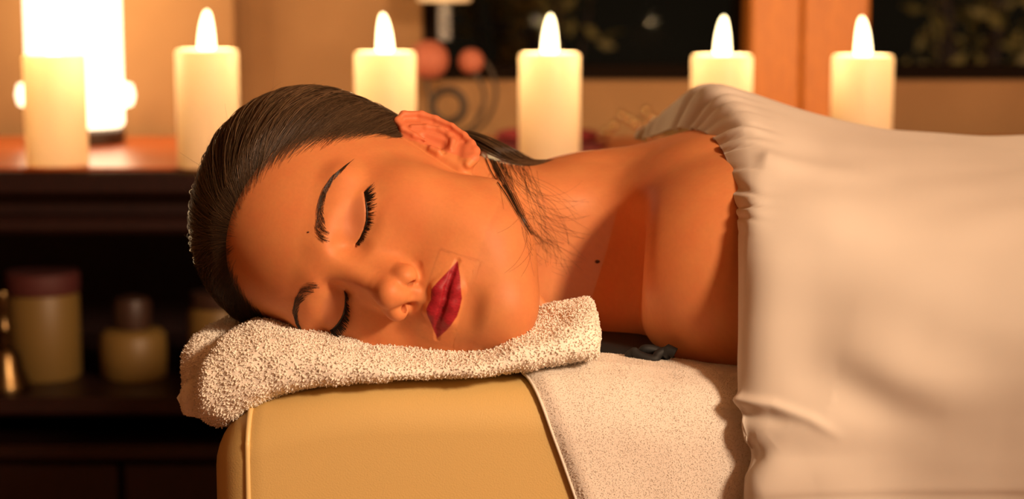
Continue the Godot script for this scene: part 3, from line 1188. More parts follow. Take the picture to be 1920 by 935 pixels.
func couch_drop(x: float, z: float) -> float:
	# the cushion is crowned: lower towards its head end
	var e := clampf((0.115 - (x - COUCH_X0)) / 0.115, 0.0, 1.0)
	return 0.026 * e * e + 0.009 * smoothstep(0.03, 0.17, x)      # and pressed down by the body

func couch_ring(inset: float, y: float, lowering: float) -> Array:
	var ring := []
	var r := maxf(0.034 - inset, 0.004)
	var x0 := COUCH_X0 + inset
	var x1 := COUCH_X1 - inset
	var z0 := COUCH_Z0 + inset
	var z1 := COUCH_Z1 - inset
	var raw := []
	for c in [[x1 - r, z1 - r, 0.0], [x1 - r, z0 + r, -90.0], [x0 + r, z0 + r, -180.0], [x0 + r, z1 - r, -270.0]]:
		# corner arcs, going round from the front-right
		for k in 9:
			var a := deg_to_rad(90.0 + c[2] - 90.0 * k / 8.0)
			raw.append(Vector2(c[0] + r * cos(a), c[1] + r * sin(a)))
	# subdivide the long front run
	for i in raw.size():
		var p: Vector2 = raw[i]
		var q: Vector2 = raw[(i + 1) % raw.size()]
		var n: int = {8: 12, 17: 20, 26: 12, 35: 80}.get(i, 1)
		for k in n:
			var s := p.lerp(q, float(k) / n)
			ring.append(Vector3(s.x, y - couch_drop(s.x, s.y) * lowering, s.y))
	return ring

func make_couch() -> void:
	var t := thing("massage_couch", "beige vinyl massage couch with rounded padded end and piped seam", "couch", Vector3(0, 0, 0))
	var g := []
	g.append(couch_ring(0.0, 0.600, 0.0))
	g.append(couch_ring(0.0, 0.605, 0.0))
	g.append(couch_ring(0.0, 0.66, 0.3))
	g.append(couch_ring(0.0, 0.70, 0.7))
	var r := 0.030
	for k in 9:
		var a := PI / 2 * k / 8.0
		g.append(couch_ring(r * (1.0 - cos(a)), COUCH_TOP - r + r * sin(a), 1.0))
	for i in [0.05, 0.09, 0.16, 0.25, 0.34]:
		g.append(couch_ring(i, COUCH_TOP + 0.002, 1.0))
	var b := Builder.new()
	b.grid(g, false, true, true)
	put("cushion", b.mesh(), mats.vinyl, t)
	# piping down the front corner
	var pb := Builder.new()
	var pts := []
	var px := COUCH_X0 + 0.024
	for y in [0.60, 0.64, 0.68, 0.705]:
		pts.append(Vector3(px, y - couch_drop(px, 0) * 0.8, COUCH_Z1 - 0.0015))
	for k in range(1, 8):
		var a2 := PI / 2 * k / 8.0
		pts.append(Vector3(px, COUCH_TOP - r + r * sin(a2) - couch_drop(px, 0), COUCH_Z1 - 0.0015 - r * (1.0 - cos(a2))))
	pb.tube(spline_pts(pts, 50), 0.0017, 0.0017, 10)
	put("piping", pb.mesh(), mats.vinyl_pipe, t)
	put("breath_hole_plug", lathe([Vector2(0, 0.006), Vector2(0.05, 0.0055), Vector2(0.062, 0.004), Vector2(0.068, 0.0), Vector2(0.068, -0.006), Vector2(0, -0.006)], 48), mats.black_vinyl, t, Vector3(0.085, COUCH_TOP + 0.002, -0.075))
	put("deck", bevel_box(Vector3(1.70, 0.03, 0.64), 0.006), mats.dark_wood, t, Vector3(0.71, 0.585, -0.274))
	for x in [-0.05, 1.45]:
		for z in [-0.53, -0.02]:
			put("leg", bevel_box(Vector3(0.06, 0.57, 0.06), 0.006), mats.dark_wood, t, Vector3(x, 0.285, z))

# ---------------------------------------------------------------- towels
var tuft_mesh: ArrayMesh

func make_tuft() -> ArrayMesh:
	# one loop of terry yarn, a bent tapering tuft one millimetre high
	var b := Builder.new()
	var pts := PackedVector3Array()
	for k in 4:
		var f := k / 3.0
		pts.append(Vector3(0.45 * f * f, f * 1.0 - 0.35 * f * f, 0.1 * sin(f * 4.0)) * 0.001)
	b.tube(pts, 0.00026, 0.00018, 4)
	return b.mesh()

func add_pile(parent: Node3D, g: Array, per_mm2: float, length: float, m: Material, seed_value: int, flip := 1.0) -> void:
	# scatter tufts over a grid surface
	var xf: Array[Transform3D] = []
	var r := RandomNumberGenerator.new()
	r.seed = seed_value
	var rows := g.size()
	var cols: int = g[0].size()
	for i in rows - 1:
		for j in cols - 1:
			var a: Vector3 = g[i][j]
			var du: Vector3 = g[i + 1][j] - a
			var dv: Vector3 = g[i][j + 1] - a
			var cr := du.cross(dv)
			var area := cr.length() * 1e6
			if area < 0.0001: continue
			var n := cr.normalized() * flip
			var want := area * per_mm2
			var count := int(want) + int(r.randf() < want - int(want))
			for k in count:
				var p := a + du * r.randf() + dv * r.randf()
				# not where nobody could see it
				if p.z < -0.12 or p.x > 0.26 or (n.z < -0.2 and n.y < 0.3): continue
				var ax := (n + Vector3(r.randfn(), r.randfn(), r.randfn()) * 0.8).normalized()
				if ax.dot(n) < 0.15: ax = (ax + n * 0.5).normalized()
				var sx := ax.cross(Vector3(r.randfn(), r.randfn(), r.randfn()) + Vector3(0.01, 0, 0)).normalized()
				var s := length * r.randf_range(0.6, 1.4)
				xf.append(Transform3D(Basis(sx * s, ax * s, sx.cross(ax) * s), p))
	var mm := MultiMesh.new()
	mm.transform_format = MultiMesh.TRANSFORM_3D
	mm.mesh = tuft_mesh
	mm.instance_count = xf.size()
	for i in xf.size():
		mm.set_instance_transform(i, xf[i])
	var o := MultiMeshInstance3D.new()
	o.name = "terry_pile"
	o.multimesh = mm
	o.material_override = m
	o.set_meta("kind", "stuff")
	parent.add_child(o, true)

func towel_roll(stations: Array, rings: int, n_seed: int, amp: float) -> Array:
	# stations: [px, top py, bottom py, front depth, thickness in depth]
	var nz := noise(28.0, n_seed, 3)
	var g := []
	var m := stations.size() - 1
	for i in rings:
		var f := float(i) / (rings - 1) * m
		var k := mini(int(f), m - 1)
		var t := f - k
		var s := []
		for c in 5:
			var q0: float = stations[maxi(k - 1, 0)][c]
			var q1: float = stations[k][c]
			var q2: float = stations[k + 1][c]
			var q3: float = stations[mini(k + 2, m)][c]
			s.append(0.5 * (2.0 * q1 + (q2 - q0) * t + (2.0 * q0 - 5.0 * q1 + 4.0 * q2 - q3) * t * t + (3.0 * q1 - q0 - 3.0 * q2 + q3) * t * t * t))
		var top := view_point(s[0], s[1], s[3])
		var bot := view_point(s[0], s[2], s[3])
		var c3 := (top + bot) * 0.5
		var hh := maxf((top - bot).length() * 0.5, 0.001)
		var dd: float = s[4] * 0.5
		c3.z -= dd
		var row := []
		for j in 72:
			var a := TAU * j / 72.0
			var ca := cos(a)
			var sa := sin(a)
			var p := c3 + Vector3(0, hh * signf(sa) * pow(absf(sa), 0.75), dd * signf(ca) * pow(absf(ca), 0.8))
			var d := nz.get_noise_3dv(p) * amp
			p += Vector3(0, sa, ca) * d
			row.append(p)
		row.append(row[0])
		g.append(row)
	return g

func close_roll(b: Builder, row: Array, outward: Vector3) -> void:
	var c := Vector3.ZERO
	for p in row: c += p
	c /= row.size()
	var ids := []
	for p in row: ids.append(b.vert(p, outward))
	var ci := b.vert(c + outward * 0.003, outward)
	for i in row.size() - 1:
		b.tri(ids[i], ids[i + 1], ci)

func make_head_towel() -> void:
	tuft_mesh = make_tuft()
	var t := thing("folded_towel", "folded white terry towel under the sleeping woman's cheek", "towel", Vector3.ZERO)
	var front := [[362, 720, 775, 1.165, 0.03], [368, 700, 792, 1.158, 0.05], [385, 672, 812, 1.150, 0.08], [415, 650, 818, 1.145, 0.10], [470, 640, 788, 1.138, 0.12], [560, 648, 753, 1.130, 0.13], [700, 668, 730, 1.125, 0.13], [800, 677, 722, 1.125, 0.12], [900, 668, 717, 1.125, 0.12], [960, 642, 713, 1.125, 0.12], [1010, 626, 709, 1.128, 0.12], [1060, 608, 700, 1.130, 0.12], [1100, 596, 690, 1.133, 0.11], [1118, 600, 684, 1.137, 0.10], [1125, 616, 674, 1.142, 0.08]]
	var back := [[340, 660, 735, 1.215, 0.03], [352, 642, 745, 1.205, 0.06], [400, 628, 742, 1.20, 0.10], [470, 622, 735, 1.20, 0.12], [560, 640, 735, 1.20, 0.12], [640, 672, 735, 1.20, 0.10]]
	var flap := [[337, 738, 762, 1.185, 0.012], [342, 726, 782, 1.18, 0.022], [358, 722, 790, 1.176, 0.03], [400, 716, 792, 1.175, 0.03], [460, 720, 785, 1.175, 0.03]]
	var k := 0
	for st in [[front, "roll", 110, 0.0035], [back, "fold", 50, 0.004], [flap, "hem", 30, 0.002]]:
		var g := towel_roll(st[0], st[2], 31 + k, st[3])
		var b := Builder.new()
		b.grid(g, false, false, false)
		# normals outward
		close_roll(b, g[0], Vector3(-1, 0, 0))
		close_roll(b, g[g.size() - 1], Vector3(1, 0, 0))
		var o := put(st[1], b.mesh(), mats.towel, t)
		add_pile(o, g, 0.45 if k != 2 else 0.3, 1.5 if k != 2 else 0.9, mats.pile, 100 + k, 1.0)
		k += 1

func couch_profile(s: float, x: float, lift: float) -> Vector3:
	# s in metres along the couch from its edge: <0 back over the top, >0 down the front
	var r := 0.030
	var arc := r * PI / 2
	var zc := COUCH_Z1 - r
	if s < 0.0:
		return Vector3(x, COUCH_TOP + 0.002 + lift - couch_drop(x, 0), zc + s)
	if s < arc:
		var a := s / r
		return Vector3(x, COUCH_TOP - r + (r + lift) * cos(a) - couch_drop(x, 0), zc + (r + lift) * sin(a))
	return Vector3(x, COUCH_TOP - r - (s - arc) - couch_drop(x, 0) * 0.8, COUCH_Z1 + lift)

func make_couch_towel() -> void:
	var t := thing("couch_towel", "white terry towel spread over the couch edge below the shoulder", "towel", Vector3.ZERO)
	var nz := noise(9.0, 44, 3)
	var g := []
	var rows := 60
	for i in rows:
		var s := lerpf(-0.040, 0.24, float(i) / (rows - 1))
		# hem runs slanting down the front
		var sf := clampf((s + 0.01) / 0.10, 0.0, 1.6)
		var hem := 0.000 + 0.040 * pow(sf, 0.85) if s > -0.01 else 0.0
		var row := []
		for j in 90:
			var f := float(j) / 89.0
			var x := lerpf(hem, 0.62, f)
			var bump := 0.003 * exp(-pow((x - 0.05) / 0.04, 2.0)) * clampf(1.0 - absf(s) / 0.05, 0.0, 1.0)
			var edge := smoothstep(-0.002, 0.006, x - hem)
			var p := couch_profile(s, x, 0.0015 + 0.0045 * edge)
			var w := nz.get_noise_2d(x, s * 0.6) * 0.004 * edge
			p += Vector3(0, w + bump * edge, w * 0.7)
			row.append(p)
		g.append(row)
	var b := Builder.new()
	b.grid(g, false, false, false)
	var o := put("cloth", b.mesh(), mats.couch_towel, t)
	add_pile(o, g, 1.5, 0.55, mats.couch_towel, 140, 1.0)
	# woven border along the hem
	var hb := Builder.new()
	for off in [0]:
		var pts := PackedVector3Array()
		for i in range(8, rows):
			pts.append((g[i] as Array)[off] + Vector3(0, 0.0006, 0.0006))
		hb.tube(pts, 0.0009, 0.0009, 8)
	put("hem", hb.mesh(), mats.couch_towel, t)

func make_hair_band() -> void:
	var p := Vector3(0.088, 0.0, 0.012)
	p.y = couch_profile(p.z - (COUCH_Z1 - 0.030), p.x, 0.006).y + 0.004
	var t := thing("hair_band", "crumpled black elastic hair band on the towel under the shoulder", "hair band", p)
	var b := Builder.new()
	var pts := PackedVector3Array()
	for i in 81:
		var a := TAU * i / 80.0
		pts.append(Vector3(0.012 * cos(a) + 0.0015 * sin(a * 5.0), 0.0022 * sin(a * 3.0), 0.006 * sin(a) + 0.0012 * cos(a * 4.0)))
	b.tube(pts, 0.0030, 0.0030, 10)
	put("loop", b.mesh(), mats.black_vinyl, t)
	var kb := Builder.new()
	kb.tube(PackedVector3Array([Vector3(0.009, 0, 0.002), Vector3(0.012, 0.003, 0.003), Vector3(0.016, 0.001, 0.004)]), 0.0042, 0.0036, 10)
	put("knot", kb.mesh(), mats.black_vinyl, t)

# ---------------------------------------------------------------- sheet
func make_sheet() -> void:
	var t := thing("sheet", "cream cotton sheet drawn over the woman's back and shoulder", "sheet", Vector3.ZERO)
	# columns from the hem to the right; each from the near hanging side over the back to the far side: (px, py, depth)
	var cage := [
		[[1386, 1010, 1.14], [1392, 910, 1.132], [1404, 855, 1.127], [1386, 790, 1.128], [1384, 700, 1.136], [1384, 600, 1.143], [1384, 480, 1.15], [1381, 385, 1.172], [1358, 288, 1.232], [1318, 247, 1.32], [1262, 243, 1.42], [1196, 264, 1.53]],
		[[1396, 1010, 1.128], [1402, 910, 1.12], [1420, 858, 1.115], [1399, 790, 1.116], [1397, 700, 1.124], [1399, 600, 1.13], [1402, 480, 1.137], [1408, 375, 1.156], [1402, 272, 1.222], [1372, 200, 1.305], [1298, 169, 1.415], [1204, 246, 1.535]],
		[[1430, 1010, 1.12], [1436, 910, 1.112], [1446, 858, 1.107], [1440, 790, 1.106], [1438, 700, 1.112], [1440, 600, 1.118], [1446, 480, 1.126], [1454, 370, 1.152], [1452, 270, 1.225], [1432, 205, 1.325], [1370, 172, 1.435], [1270, 260, 1.56]],
		[[1530, 1010, 1.114], [1530, 910, 1.106], [1532, 858, 1.101], [1532, 790, 1.094], [1534, 700, 1.1], [1538, 600, 1.106], [1542, 480, 1.116], [1548, 370, 1.148], [1548, 285, 1.245], [1536, 238, 1.355], [1490, 209, 1.46], [1420, 300, 1.6]],
		[[1680, 1010, 1.104], [1680, 910, 1.096], [1680, 858, 1.091], [1680, 790, 1.084], [1682, 700, 1.078], [1684, 600, 1.082], [1688, 480, 1.101], [1690, 380, 1.146], [1690, 305, 1.251], [1684, 264, 1.37], [1660, 245, 1.47], [1620, 330, 1.62]],
		[[1850, 1010, 1.082], [1850, 910, 1.074], [1850, 858, 1.069], [1850, 790, 1.062], [1850, 700, 1.056], [1852, 600, 1.06], [1854, 480, 1.08], [1856, 390, 1.128], [1856, 320, 1.233], [1852, 275, 1.37], [1845, 255, 1.47], [1830, 340, 1.62]],
		[[2050, 1010, 1.052], [2050, 910, 1.044], [2050, 858, 1.039], [2050, 790, 1.032], [2050, 700, 1.026], [2050, 600, 1.03], [2050, 480, 1.05], [2050, 390, 1.1], [2050, 318, 1.205], [2050, 272, 1.37], [2045, 254, 1.47], [2040, 340, 1.62]],
		[[2300, 1010, 1.012], [2300, 910, 1.004], [2300, 858, 0.999], [2300, 790, 0.992], [2300, 700, 0.986], [2300, 600, 0.99], [2300, 480, 1.01], [2300, 390, 1.06], [2300, 318, 1.165], [2300, 272, 1.37], [2300, 254, 1.47], [2300, 340, 1.62]],
	]
	# lasting creases in the cloth: [amplitude, width px, points...]
	var folds := [
		[0.0040, 11.0, [Vector2(1392, 752), Vector2(1450, 760), Vector2(1520, 785), Vector2(1570, 815)]],
		[-0.0032, 13.0, [Vector2(1398, 778), Vector2(1440, 782), Vector2(1480, 792)]],
		[-0.0045, 44.0, [Vector2(1470, 722), Vector2(1570, 712), Vector2(1660, 760), Vector2(1760, 802), Vector2(1860, 815)]],
		[0.0022, 45.0, [Vector2(1520, 650), Vector2(1650, 690), Vector2(1780, 740), Vector2(1900, 760)]],
		[-0.0050, 60.0, [Vector2(1600, 600), Vector2(1780, 640), Vector2(1930, 680)]],
		[-0.0040, 18.0, [Vector2(1400, 838), Vector2(1425, 848), Vector2(1450, 828)]],
		[0.0035, 40.0, [Vector2(1430, 910), Vector2(1520, 880), Vector2(1640, 880)]],
		[0.0030, 16.0, [Vector2(1440, 300), Vector2(1540, 320), Vector2(1660, 330)]],
		[-0.0026, 18.0, [Vector2(1470, 262), Vector2(1580, 290), Vector2(1700, 305)]],
		[0.0020, 40.0, [Vector2(1450, 420), Vector2(1620, 440), Vector2(1850, 430)]],
	]
	var nu := 170
	var nv := 280
	var pleat := noise(1.0, 77, 2)
	var soft := noise(7.0, 78, 2)
	var cols := cage.size()
	var rws: int = cage[0].size() + 1
	var world := []
	for c in cage:
		var w := []
		for q in c:
			var p0 := view_point(q[0], q[1], q[2])
			if p0.y < 0.765 and q[1] > 550: p0.z = maxf(p0.z, 0.090)      # it hangs in front of the couch
			if w.is_empty():      # the cloth hangs on below the couch edge
				w.append(p0 + Vector3(0, -0.16, 0.0))
			w.append(p0)
		world.append(w)
	var g := []
	for i in nu:
		# denser rows near the hem
		var fu := pow(float(i) / (nu - 1), 1.35)
		var ctrl := []
		for k in rws:
			var line := []
			for c in cols: line.append(world[c][k])
			ctrl.append(spline(line, fu))
		var row := []
		for j in nv:
			row.append(spline(ctrl, float(j) / (nv - 1)))
		g.append(row)
	# folds, pushed along the surface normal
	var out := []
	for i in nu:
		var row2 := []
		for j in nv:
			var p: Vector3 = g[i][j]
			var du: Vector3 = g[mini(i + 1, nu - 1)][j] - g[maxi(i - 1, 0)][j]
			var dv: Vector3 = g[i][mini(j + 1, nv - 1)] - g[i][maxi(j - 1, 0)]
			var n := du.cross(dv).normalized()
			var s := world_to_view(p)
			var d := soft.get_noise_3dv(p) * 0.0025 * smoothstep(0.0, 0.2, float(i) / nu)
			for f in folds:
				var pl: Array = f[2]
				var best := 1e9
				var at := 0.0
				for k in pl.size() - 1:
					var a: Vector2 = pl[k]
					var bb: Vector2 = pl[k + 1]
					var ab := bb - a
					var tt := clampf((Vector2(s.x, s.y) - a).dot(ab) / ab.length_squared(), 0.0, 1.0)
					var ds := (a + ab * tt - Vector2(s.x, s.y)).length()
					if ds < best:
						best = ds
						at = (k + tt) / (pl.size() - 1)
				d += f[0] * exp(-pow(best / f[1], 2.0)) * (1.0 - 0.92 * at) * (smoothstep(-0.02, 0.4, at) if (pl[0] as Vector2).x > 1440.0 else 1.0)
			# gathers where the hem is drawn over the back
			var fu2 := pow(float(i) / (nu - 1), 1.35) * (cols - 1)
			var fv := float(j) / (nv - 1) * (rws - 1)
			var amp := smoothstep(7.2, 8.6, fv) * smoothstep(2.4, 0.7, fu2)
			var ph := fv * 3.1 + 0.35 * fu2 + 0.8 * pleat.get_noise_2d(fv * 0.9, 2.0)
			var crease := 1.0 - absf(sin(ph * PI))
			var weight := clampf(0.6 + 1.4 * pleat.get_noise_2d(ph * 0.45, 9.0), 0.1, 1.2)
			d += amp * weight * 0.0046 * (0.5 - crease * crease * (3.0 - 2.0 * crease))
			row2.append(p + n * d)
		out.append(row2)
	var b := Builder.new()
	b.grid(out, false, false, false)
	# turned-in hem gives the cloth its thickness
	var inner := []
	var first := []
	for i in [0, 1, 2, 4, 7, 11]:
		var row3 := []
		for j in nv:
			var p2: Vector3 = out[i][j]
			var du2: Vector3 = out[mini(i + 1, nu - 1)][j] - out[maxi(i - 1, 0)][j]
			var dv2: Vector3 = out[i][mini(j + 1, nv - 1)] - out[i][maxi(j - 1, 0)]
			var n2 := dv2.cross(du2).normalized()
			row3.append(p2 + n2 * (0.0022 if i > 0 else 0.0004))
		inner.append(row3)
	b.grid(inner, false, false, true)
	put("cloth", b.mesh(), mats.sheet, t)

# ---------------------------------------------------------------- candles
func make_candles() -> void:
	var spots := [
		[108, 2.125, 0.126, "pillar candle at far left, in front of the glowing lamp"],
		[392, 2.10, 0.132, "pillar candle left of the woman's head, right of the glowing lamp"],
		[724, 2.135, 0.128, "pillar candle rising behind the woman's head, left of her ear"],
		[1030, 2.135, 0.127, "pillar candle standing on red cloth behind the woman's neck"],
		[1351, 2.135, 0.125, "pillar candle behind the sheet, just left of the wooden post"],
		[1613, 2.145, 0.124, "pillar candle at far right, right of the wooden post"]]
	var k := 0
	for s in spots:
		var p := view_point(s[0], 300, s[1])
		p.y = SIDE_TOP
		var h: float = s[2]
		var c := thing("pillar_candle", "lit ivory " + s[3], "candle", p, "lit pillar candles on the sideboard")
		var r := 0.0352
		put("wax", lathe([Vector2(0, 0.0), Vector2(r - 0.002, 0.0), Vector2(r, 0.002), Vector2(r, h * 0.5), Vector2(r, h - 0.004), Vector2(r - 0.0012, h - 0.001), Vector2(r - 0.003, h), Vector2(r - 0.005, h - 0.001), Vector2(r - 0.0075, h - 0.005), Vector2(r - 0.013, h - 0.007), Vector2(0.004, h - 0.0075), Vector2(0.0, h - 0.0075)], 56), mats.wax, c)
		var wb := Builder.new()
		wb.tube(PackedVector3Array([Vector3(0, h - 0.009, 0), Vector3(0.0005, h, 0), Vector3(0.0015, h + 0.006, 0.0005)]), 0.0012, 0.0009, 8)
		put("wick", wb.mesh(), mats.wick, c)
		# flame: a leaning teardrop
		var fh := 0.048
		var lean := 0.05 * sin(k * 2.1 + 0.4)
		var fb := Builder.new()
		var g := []
		for i in 25:
			var f := i / 24.0
			var rad := 0.0098 * sqrt(maxf(1.0 - pow(f, 2.6), 0.0)) * (1.0 - 0.22 * f) * sqrt(smoothstep(-0.06, 0.16, f)) + 0.0001
			var row := []
			for j in 24:
				var a := TAU * j / 24.0
				row.append(Vector3(rad * cos(a) + lean * f * f * fh, h - 0.004 + fh * f, rad * sin(a)))
			g.append(row)
		fb.grid(g, false, true, true)
		put("flame", fb.mesh(), mats.flame, c)
		var l := OmniLight3D.new()
		l.name = "candle_light"
		l.position = Vector3(lean * fh * 0.3, h + 0.018, 0)
		l.light_color = lin(1.0, 0.66, 0.32)
		l.light_energy = 0.028
		l.light_size = 0.008
		l.omni_range = 8.0
		l.omni_attenuation = 2.0
		l.shadow_enabled = true
		c.add_child(l)
		k += 1

func make_table_lamp() -> void:
	var p := view_point(144, 262, 2.42)
	p.y = SIDE_TOP
	var t := thing("table_lamp", "glowing white cylinder lamp on a dark round foot behind candle", "lamp", p)
	var r := 0.062
	put("foot", lathe([Vector2(0, 0), Vector2(r - 0.004, 0), Vector2(r, 0.003), Vector2(r, 0.017), Vector2(r - 0.004, 0.020), Vector2(0, 0.020)], 48), mats.dark_wood, t)
	put("shade", lathe([Vector2(0.0, 0.022), Vector2(r - 0.004, 0.022), Vector2(r - 0.001, 0.026), Vector2(r - 0.001, 0.44), Vector2(r - 0.004, 0.444), Vector2(0, 0.444)], 56), mats.lamp_glow, t)
	for s in [-1.0, 1.0]:
		var k := put("peg", lathe([Vector2(0, -0.016), Vector2(0.009, -0.013), Vector2(0.012, 0.0), Vector2(0.009, 0.013), Vector2(0, 0.016)], 24), mats.lamp_glow, t, Vector3(s * (r + 0.003), 0.063, 0.0))
	var l := OmniLight3D.new()
	l.name = "lamp_light"
	l.position = Vector3(0, 0.22, 0)
	l.light_color = lin(1.0, 0.62, 0.28)
	l.light_energy = 0.045
	l.light_size = 0.055
	l.omni_range = 9.0
	l.omni_attenuation = 2.0
	l.shadow_enabled = true
	t.add_child(l)

func make_key_lamp() -> void:
	var t := thing("floor_lamp", "paper globe floor lamp standing on the near right", "lamp", Vector3(1.43, 0, 1.70))
	put("base", lathe([Vector2(0, 0), Vector2(0.14, 0), Vector2(0.145, 0.008), Vector2(0.13, 0.02), Vector2(0.02, 0.03), Vector2(0, 0.03)], 40), mats.dark_wood, t)
	put("pole", lathe([Vector2(0, 0.02), Vector2(0.012, 0.02), Vector2(0.012, 1.67), Vector2(0, 1.67)], 20), mats.dark_wood, t)
	var ball := SphereMesh.new()
	ball.radius = 0.17
	ball.height = 0.34
	put("globe", ball, mats.globe, t, Vector3(0, 1.83, 0))
	var l := OmniLight3D.new()
	l.name = "globe_light"
	l.position = Vector3(0, 1.83, 0)
	l.light_color = lin(1.0, 0.70, 0.46)
	l.light_energy = 7.0
	l.light_size = 0.16
	l.omni_range = 9.0
	l.omni_attenuation = 2.0
	l.shadow_enabled = true
	t.add_child(l)

# ---------------------------------------------------------------- ornaments on the sideboard
func ring_mesh(radius: float, tube: float, a0 := 0.0, a1 := TAU, squash := 1.0, sides := 12) -> ArrayMesh:
	var b := Builder.new()
	var pts := PackedVector3Array()
	for i in 61:
		var a := lerpf(a0, a1, i / 60.0)
		pts.append(Vector3(cos(a) * radius, sin(a) * radius * squash, 0))
	b.tube(pts, tube, tube, sides)
	return b.mesh()

func make_ornaments() -> void:
	var d := 2.46
	var foot := view_point(840, 262, d)
	foot.y = SIDE_TOP
	var t := thing("scroll_ornament", "wrought metal scroll ornament with rust-red balls behind the ear", "ornament", foot)
	var rel := func(px: float, py: float) -> Vector3: return view_point(px, py, d) - foot
	var px_m := TANPX * d
	put("base", lathe([Vector2(0, 0), Vector2(0.045, 0), Vector2(0.046, 0.004), Vector2(0.012, 0.008), Vector2(0, 0.009)], 36), mats.iron, t)
	put("ring", ring_mesh(30.0 * px_m, 0.0052), mats.iron, t, rel.call(840, 199))
	put("scroll", ring_mesh(66.0 * px_m, 0.0022, -2.6, 0.9), mats.iron, t, rel.call(842, 185))
	put("scroll", ring_mesh(88.0 * px_m, 0.0024, -2.3, 0.7), mats.iron, t, rel.call(842, 172))
	var sb := Builder.new()
	sb.tube(spline_pts([Vector3(0, 0.004, 0), rel.call(838, 236), rel.call(812, 200), rel.call(800, 150), rel.call(804, 118)], 24), 0.003, 0.002, 8)
	sb.tube(spline_pts([rel.call(884, 240), rel.call(908, 190), rel.call(900, 150), rel.call(884, 120)], 24), 0.0022, 0.002, 8)
	put("stem", sb.mesh(), mats.iron, t)
	for q in [[804, 112, 37.0], [883, 115, 24.0]]:
		var ball := Builder.new()
		var rr: float = q[2] * px_m
		var g := []
		for i in 25:
			var th := PI * i / 24.0
			var row := []
			for j in 40:
				var ph := TAU * j / 40.0
				var rib := 1.0 + 0.025 * sin(ph * 10.0) * sin(th)
				row.append(Vector3(sin(th) * cos(ph), cos(th), sin(th) * sin(ph)) * rr * rib)
			g.append(row)
		ball.grid(g, false, true, true)
		put("ball", ball.mesh(), mats.rust, t, rel.call(q[0], q[1]))
	# pendant: a pale cup hung from the ceiling, a clear glass tube below it
	var f2 := view_point(833, 4, 2.50)
	var h := thing("glass_pendant", "pale cup with clear glass tube hanging at the window's left edge", "pendant", f2)
	var low: float = (view_point(833, 76, 2.50) - f2).y
	put("tube", lathe([Vector2(0, low), Vector2(0.0088, low), Vector2(0.0094, low + 0.002), Vector2(0.0094, 0), Vector2(0, 0)], 28), mats.clear, h)
	put("cup", lathe([Vector2(0, 0), Vector2(0.034, 0), Vector2(0.037, 0.004), Vector2(0.037, 0.05), Vector2(0.030, 0.058), Vector2(0, 0.060)], 40), mats.cream, h)
	put("cord", lathe([Vector2(0, 0.055), Vector2(0.0018, 0.055), Vector2(0.0018, 2.5 - f2.y), Vector2(0, 2.5 - f2.y)], 10), mats.iron, h)
	# dark red cloth under the fourth candle
	var cl := thing("table_runner", "dark red cloth lying on the sideboard under a candle", "cloth", Vector3.ZERO)
	var nz := noise(14.0, 5, 2)
	var g2 := []
	for i in 30:
		var row2 := []
		for j in 60:
			var x := lerpf(-0.03, 0.115, j / 59.0)
			var z := lerpf(-0.905, -1.27, i / 29.0)
			var e: float = minf(minf(j, 59 - j), minf(i, 29 - i))
			row2.append(Vector3(x + 0.01 * sin(z * 30.0), SIDE_TOP + 0.001 + minf(e, 2.0) * 0.0006 + 0.0035 * absf(nz.get_noise_2d(x, z)) * minf(e / 4.0, 1.0), z))
		g2.append(row2)
	var cb := Builder.new()
	cb.grid(g2, false, false, false)
	put("cloth", cb.mesh(), mats.red_cloth, cl)
	# roll of the same cloth behind
	var rb := Builder.new()
	var g3 := []
	for i in 40:
		var f := i / 39.0
		var row3 := []
		for j in 24:
			var a := TAU * j / 24.0
			var rr2 := 0.011 * pow(sin(PI * clampf(f, 0.02, 0.98)), 0.35) * (1.0 + 0.15 * sin(f * 21.0 + j))
			row3.append(Vector3(lerpf(-0.02, 0.11, f), SIDE_TOP + 0.013 + rr2 * sin(a), -1.20 + rr2 * 1.6 * cos(a)))
		g3.append(row3)
	rb.grid(g3, false, true, true)
	put("roll", rb.mesh(), mats.red_cloth, cl)
	# glinting beads beside it
	var bd := thing("bead_strand", "strand of small glinting glass beads beside the red cloth", "beads", Vector3.ZERO)
	for q in [[1136, 248, 2.40], [1150, 236, 2.44], [1165, 216, 2.46], [1180, 224, 2.46], [1192, 232, 2.44], [1212, 208, 2.47], [1222, 222, 2.46]]:
		var sm := SphereMesh.new()
		sm.radius = 0.006
		sm.height = 0.012
		var pp := view_point(q[0], q[1], q[2])
		put("bead", sm, mats.gold, bd, pp)
	var tb := Builder.new()
	tb.tube(spline_pts([Vector3(view_point(1136, 248, 2.40).x, SIDE_TOP + 0.002, view_point(1136, 248, 2.40).z), view_point(1136, 248, 2.40), view_point(1150, 236, 2.44), view_point(1165, 216, 2.46), view_point(1180, 224, 2.46), view_point(1192, 232, 2.44), view_point(1212, 208, 2.47), view_point(1222, 222, 2.46), Vector3(view_point(1226, 240, 2.46).x, SIDE_TOP + 0.002, view_point(1226, 240, 2.46).z)], 60), 0.0012, 0.0012, 6)
	put("wire", tb.mesh(), mats.iron, bd)

